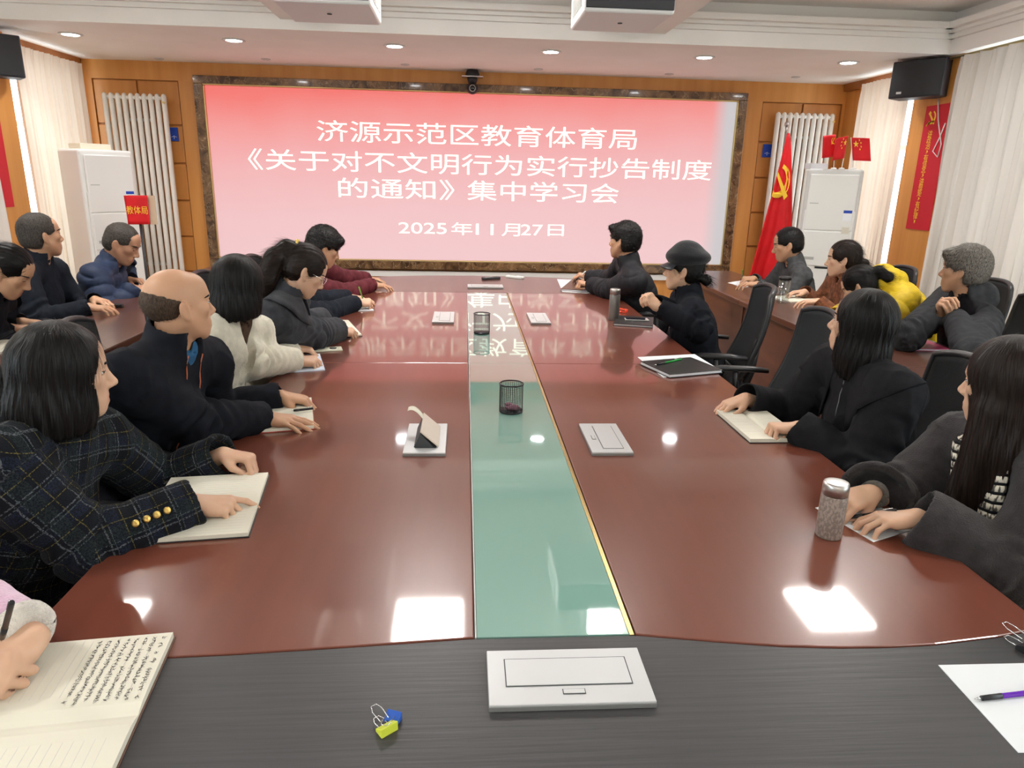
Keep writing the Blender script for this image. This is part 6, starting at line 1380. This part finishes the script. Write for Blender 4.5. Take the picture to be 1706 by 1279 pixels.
o = MB().box((0, 0, 0.012), (0.07, 0.035, 0.024)).build('small_box', 'black_plastic', bevel=0.006, loc=tuple(tp(196, 512)), seg=3); tag(o, 'small black object under the hands of the man with cropped hair', 'box')
I = person('man in a navy puffer jacket bent over the left outer desk', ty(204, 406, 5.340), 84, -28, 88, (-2.736, 5.352), {
    'R': dict(w=tp(222, 481, 0.800), d=(0.75, 0.55, -0.05), pose='write', roll=-20), 'L': dict(w=tp(216, 466, 0.81), d=(0.95, -0.3, 0.0), pose='curl')},
    ('crop', 'hair_salt', dict(t=0.006, hl=0.022, rough=0.6)), dict(m='cloth_navy', t=0.040, puff=0.085, pamp=0.013, arm=1.15, ch=0.045, inner='cloth_ink', vneck=0.10, vr=0.04), s=1.05, hs=1.10, skin='skin_brown', res=0.005, gaze=35, chair_label='black office chair behind the man in the navy puffer', seatyaw=85, width=1.08)

# --- right side of the big table, from the camera to the screen
I = person('woman with long dark hair in a grey coat and banded scarf at the right edge', ty(1676, 642, 1.704), -30, -4, -92, (1.608, 1.632), {
    'R': dict(w=tp(1452, 822, 0.810), d=(-0.80, -0.30, -0.10), pose='write', roll=20), 'L': dict(w=tp(1528, 862, 0.800), d=(-0.96, 0.18, -0.16), pose='rest', roll=-6)},
    ('long', 'hair_brown', dict(len=0.30, face=0.064, t=0.012, fl=0.33, sx=0.088, flare=0.0)), dict(m='cloth_taupe', t=0.036, name='coat', collar='none', vneck=0.28, vr=0.055, inner='cloth_black', arm=1.15, wr=1.35, cuff=0.02), s=0.97, hs=1.02, male=False, res=0.004, chair_label='black office chair under the woman with the scarf', seatyaw=-85)
for q in 'RL': ring_on(I, q, 'knitted_cuff', 'cuff_knit', 0.022, 0.029, 0.011)
held_pen('dark pen with white cap in the hand of the woman with the scarf', I, 'R', 'black_plastic', 0.13, lean=(-0.5, -0.55, 0.5))
def scarf(I):
    for sgn in (1, -1):
        pts = [I['N']+I['NK']*0.03+I['r']*sgn*0.062-I['f']*0.02]
        for t in np.linspace(0, 1, 15):
            h = I['vol'].hit(I['N']+I['r']*sgn*(0.066-0.006*t)+I['u']*(0.015-0.34*t)+I['f']*0.42, -I['f'], 0.55)
            if h is not None: pts.append(h+I['f']*0.010)
        P_ = np.array(pts); P_[1:-1] = (P_[:-2]+P_[1:-1]+P_[2:])/3; w = 0.040; V_ = []
        for p in P_: V_.append([p-I['r']*w, p-I['r']*w*0.5+I['f']*0.012, p+I['r']*w*0.5+I['f']*0.012, p+I['r']*w])
        V_ = np.array(V_)
        for i in range(len(P_)-1):
            for t0, t1, nm, m in ((0.0, 0.68, 'scarf_band', 'scarf_band'), (0.68, 1.0, 'scarf_stripe', 'cloth_black')):
                A_ = V_[i]*(1-t0)+V_[i+1]*t0; B_ = V_[i]*(1-t1)+V_[i+1]*t1; MB().add(list(A_)+list(B_), [(0, 1, 5, 4), (1, 2, 6, 5), (2, 3, 7, 6)], True).build(nm, m, I['root'], solid=0.008)
scarf(I)

I = person('woman with straight black hair in a black coat with a wide collar', ty(1434, 540, 2.352), -40, 5, -92, (1.536, 2.340), {
    'R': dict(w=tp(1242, 664, 0.800), d=(-0.90, -0.25, -0.25), pose='rest'), 'L': dict(w=tp(1330, 712, 0.795), d=(-0.97, 0.15, -0.05), pose='fist', roll=-8)},
    ('bob', 'hair_black', dict(len=0.200, face=0.066, t=0.008, flare=-0.014)), dict(m='cloth_black', t=0.036, name='coat', collar='stand', ch=0.06, arm=1.12, wr=1.05), s=0.98, hs=0.98, male=False, res=0.004, chair_label='black office chair behind the woman with the wide collar', seatyaw=-80, chair_off=0.10)
def wide_collar(I, m, w=0.15, dp=0.13):
    """turned-down collar: two leaves from the neck over shoulder and chest"""
    for sg in (-1, 1):
        def fn(u, v):
            a = -1.15+2.2*u; ring = I['N']+I['NK']*0.045*I['s']+I['r']*sg*math.cos(a)*0.070+I['f']*math.sin(a)*0.066
            dirn = unit(I['r']*sg*max(0.25, math.cos(a)*1.0)+I['f']*math.sin(a)*0.9-I['u']*0.15); far = I['N']+dirn*(0.07+w*(0.75+0.35*u))-I['u']*dp*0.35*(1+0.6*u)
            h = I['volf'].hit(far+(I['u']*0.8+dirn*0.6)*0.20, -(I['u']*0.8+dirn*0.6), 0.5); far = (h if h is not None else far)+(I['u']*0.8+dirn*0.6)*0.010
            top = ring+unit(ring-I['N'])*0.004; mid = (top+far)/2+(I['u']*0.8+dirn*0.5)*0.012
            return top*(1-v)**2+mid*2*v*(1-v)+far*v*v
        MB().grid(fn, 12, 6).build('collar', m, I['jacket'], solid=0.006)
wide_collar(I, 'cloth_black'); wide_collar(_LATER, 'cloth_greyblue', 0.09, 0.10)
seam(I, 'zip_edge', [(-0.03, b) for b in np.linspace(0.03, -0.16, 8)], 'zip_grey', 0.0015)

E3 = ty(1075, 492, 3.984)
I = person('woman in a black flat cap with clasped hands', ty(1139, 450, 4.104), -64, 1, -80, (1.440, 4.104), {
    'R': dict(w=E3+V3_(0.075, 0.045, -0.055), d=(-0.75, -0.42, 0.62), up=(0.55, 0.75, 0.5), pose='clasp', e=(1.36, 4.20, 0.82)), 'L': dict(w=E3+V3_(0.075, -0.045, -0.065), d=(-0.72, 0.40, 0.66), up=(0.45, -0.85, 0.4), pose='clasp', e=(1.33, 3.86, 0.82))},
    ('bun', 'hair_black', dict(t=0.008, blobs=[(0, -0.135, -0.045, 0.032, 0.028, 0.034)], tail=[(0, -0.10, -0.04), (0, -0.13, -0.045)], tr=[0.02, 0.022])), dict(m='cloth_ink', t=0.030, ch=0.05, arm=1.1), s=0.98, hs=1.04, male=False, res=0.005, chair_label='black office chair under the woman in the cap', seatyaw=-80)
def flat_cap(I):
    v = Vol((-0.17, -0.20, -0.05), (0.17, 0.20, 0.18), 0.005); v.ell((0, -0.018, 0.078), (0.112, 0.128, 0.058), None, 0); v.cap((0, -0.01, 0.035), (0, -0.01, 0.075), 0.094, 0.10, 0.02, sc=((1, 0, 0), 0.93)); v.plane((0, 0, 0.034), (0, -0.10, -1), 0.004); v.ell((0, -0.012, 0.02), (0.085, 0.10, 0.06), None, 0.004, 'sub')
    V, Q = v.mesh(2); V = V+normals(V, Q)*(0.0015*wav(V, 40, 6))[:, None]; cc = np_mesh('cap', I['c']+(V*I['hs'])@I['Mh'].T, Q, I['root'], M('cap_wool'))
    P = lambda *p: I['c']+I['Mh']@(np.array(p)*I['hs'])
    def brim(u, v): a = (u-0.5)*2.1; r = 0.088+0.062*v*math.cos(a*0.72); return P(math.sin(a)*r*0.96, math.cos(a)*r-0.012, 0.046-0.030*v-0.014*(a*a)*0.55)
    MB().grid(brim, 18, 6).build('cap_brim', 'cap_leather', cc, solid=0.006); MB().tube([brim(u, 0.0)+I['Mh']@V3_(0, 0, 0.004) for u in np.linspace(0, 1, 16)], 0.006, 6).build('cap_band', 'cap_leather', cc)
    for q in (0.02, 0.98): MB().sphere(brim(q, 0.0)+I['Mh']@V3_(0, 0.004, 0.006), 0.007, 8, 6).build('cap_stud', 'metal', cc)
flat_cap(I)
I = person('man in a black puffer jacket turned to the screen, far right of the table', ty(1040, 401, 5.304), -46, 1, -84, (1.440, 5.400), {
    'L': dict(w=tp(985, 474, 0.815), d=(-0.9, 0.15, 0.1), pose='fist'), 'R': dict(w=tp(982, 462, 0.825), d=(-0.93, 0.02, 0.2), pose='write', roll=20)},
    ('short', 'hair_black', dict(t=0.014, fringe=True, hl=0.0)), dict(m='cloth_puffblack', t=0.036, puff=0.11, pamp=0.007, arm=1.1, ch=0.05), s=1.04, hs=1.08, skin='skin_tan', res=0.005, chair_label='black office chair under the man in the black puffer', seatyaw=-80)
held_pen('pen in the hand of the man in the black puffer', I, 'R', 'white_plastic', 0.14)

# --- right outer row
I = person('man with short dark hair in a grey jacket writing with a green pen', ty(1312, 408, 6.060), -66, -14, -82, (3.000, 6.072), {
    'L': dict(w=tp(1262, 473, 0.805), d=(-0.93, 0.15, -0.05), pose='rest'), 'R': dict(w=tp(1256, 464, 0.81), d=(-0.93, -0.15, -0.05), pose='write', roll=15)},
    ('short', 'hair_black', dict(t=0.010, hl=0.012)), dict(m='cloth_grey', t=0.030, collar='shirt', inner='cloth_black', vneck=0.10, vr=0.04), s=1.06, hs=1.10, skin='skin_tan', res=0.006, gaze=30, chair_label='black office chair under the man in the grey jacket', seatyaw=-85, width=1.08)
I = person('woman in a brown fleece coat with tied-back dark hair', ty(1404, 432, 5.184), -60, -5, -82, (3.000, 5.208), {
    'L': dict(w=tp(1362, 502, 0.805), d=(-0.95, 0.1, -0.08), pose='rest'), 'R': dict(w=tp(1340, 486, 0.805), d=(-0.95, -0.05, -0.08), pose='rest')},
    ('pony', 'hair_brown', dict(t=0.012, tail=[(0, -0.105, -0.01), (0, -0.135, -0.03), (0, -0.155, -0.10), (0, -0.150, -0.17)], tr=[0.022, 0.028, 0.028, 0.014])), dict(m='cloth_brown', t=0.034, name='coat', collar='shirt', arm=1.1, fold=0.7), s=0.99, hs=1.10, male=False, res=0.006, chair_label='black office chair under the woman in brown', seatyaw=-85)
I = person('woman in a yellow puffer jacket with a ponytail, head bowed', ty(1432, 478, 4.464), -44, -32, -72, (3.192, 4.512), {
    'L': dict(w=tp(1412, 545, 0.80), d=(-0.95, 0.1, -0.08), pose='rest'), 'R': dict(w=tp(1392, 527, 0.80), d=(-0.95, -0.05, -0.08), pose='write')},
    ('pony', 'hair_black', dict(t=0.012, tail=[(0, -0.100, 0.055), (0, -0.135, 0.045), (0.01, -0.165, -0.02), (0.015, -0.165, -0.10)], tr=[0.022, 0.030, 0.032, 0.012])), dict(m='cloth_yellow', t=0.040, puff=0.10, pamp=0.012, arm=1.1, ch=0.05), s=0.98, hs=1.08, male=False, res=0.006, neckoff=(0, -0.17, -0.03), gaze=35, chair_label='black office chair behind the woman in yellow', seatyaw=-85)
E4 = ty(1578, 500, 3.624)
I = person('grey-haired man in a charcoal hooded jacket with hands clasped under his chin', ty(1606, 450, 3.792), -36, -1, -78, (3.000, 3.840), {
    'R': dict(w=E4+V3_(0.030, 0.060, -0.085), d=(-0.32, -0.45, 0.8), up=(-0.2, 0.9, 0.4), pose='clasp', e=tp(1548, 575, 0.83)+V3_(0.02, 0.22, 0)), 'L': dict(w=E4+V3_(0.045, -0.035, -0.095), d=(-0.30, 0.38, 0.85), up=(0.35, -0.9, 0.3), pose='clasp', e=tp(1618, 598, 0.83))},
    ('short', 'hair_grey', dict(t=0.016, fringe=True, hl=0.004, rough=1.2)), dict(m='cloth_charcoal', t=0.032, collar='hood', arm=1.05, ch=0.07, inner='cloth_black', ih=0.06), s=1.03, hs=1.06, skin='skin_tan', brow='hair_salt', res=0.005, chair_label='black office chair behind the grey-haired man', seatyaw=-85, width=1.05)

# empty chair on the right
chair(1.40, 3.26, -84, 'empty black office chair left of the woman with the wide collar')
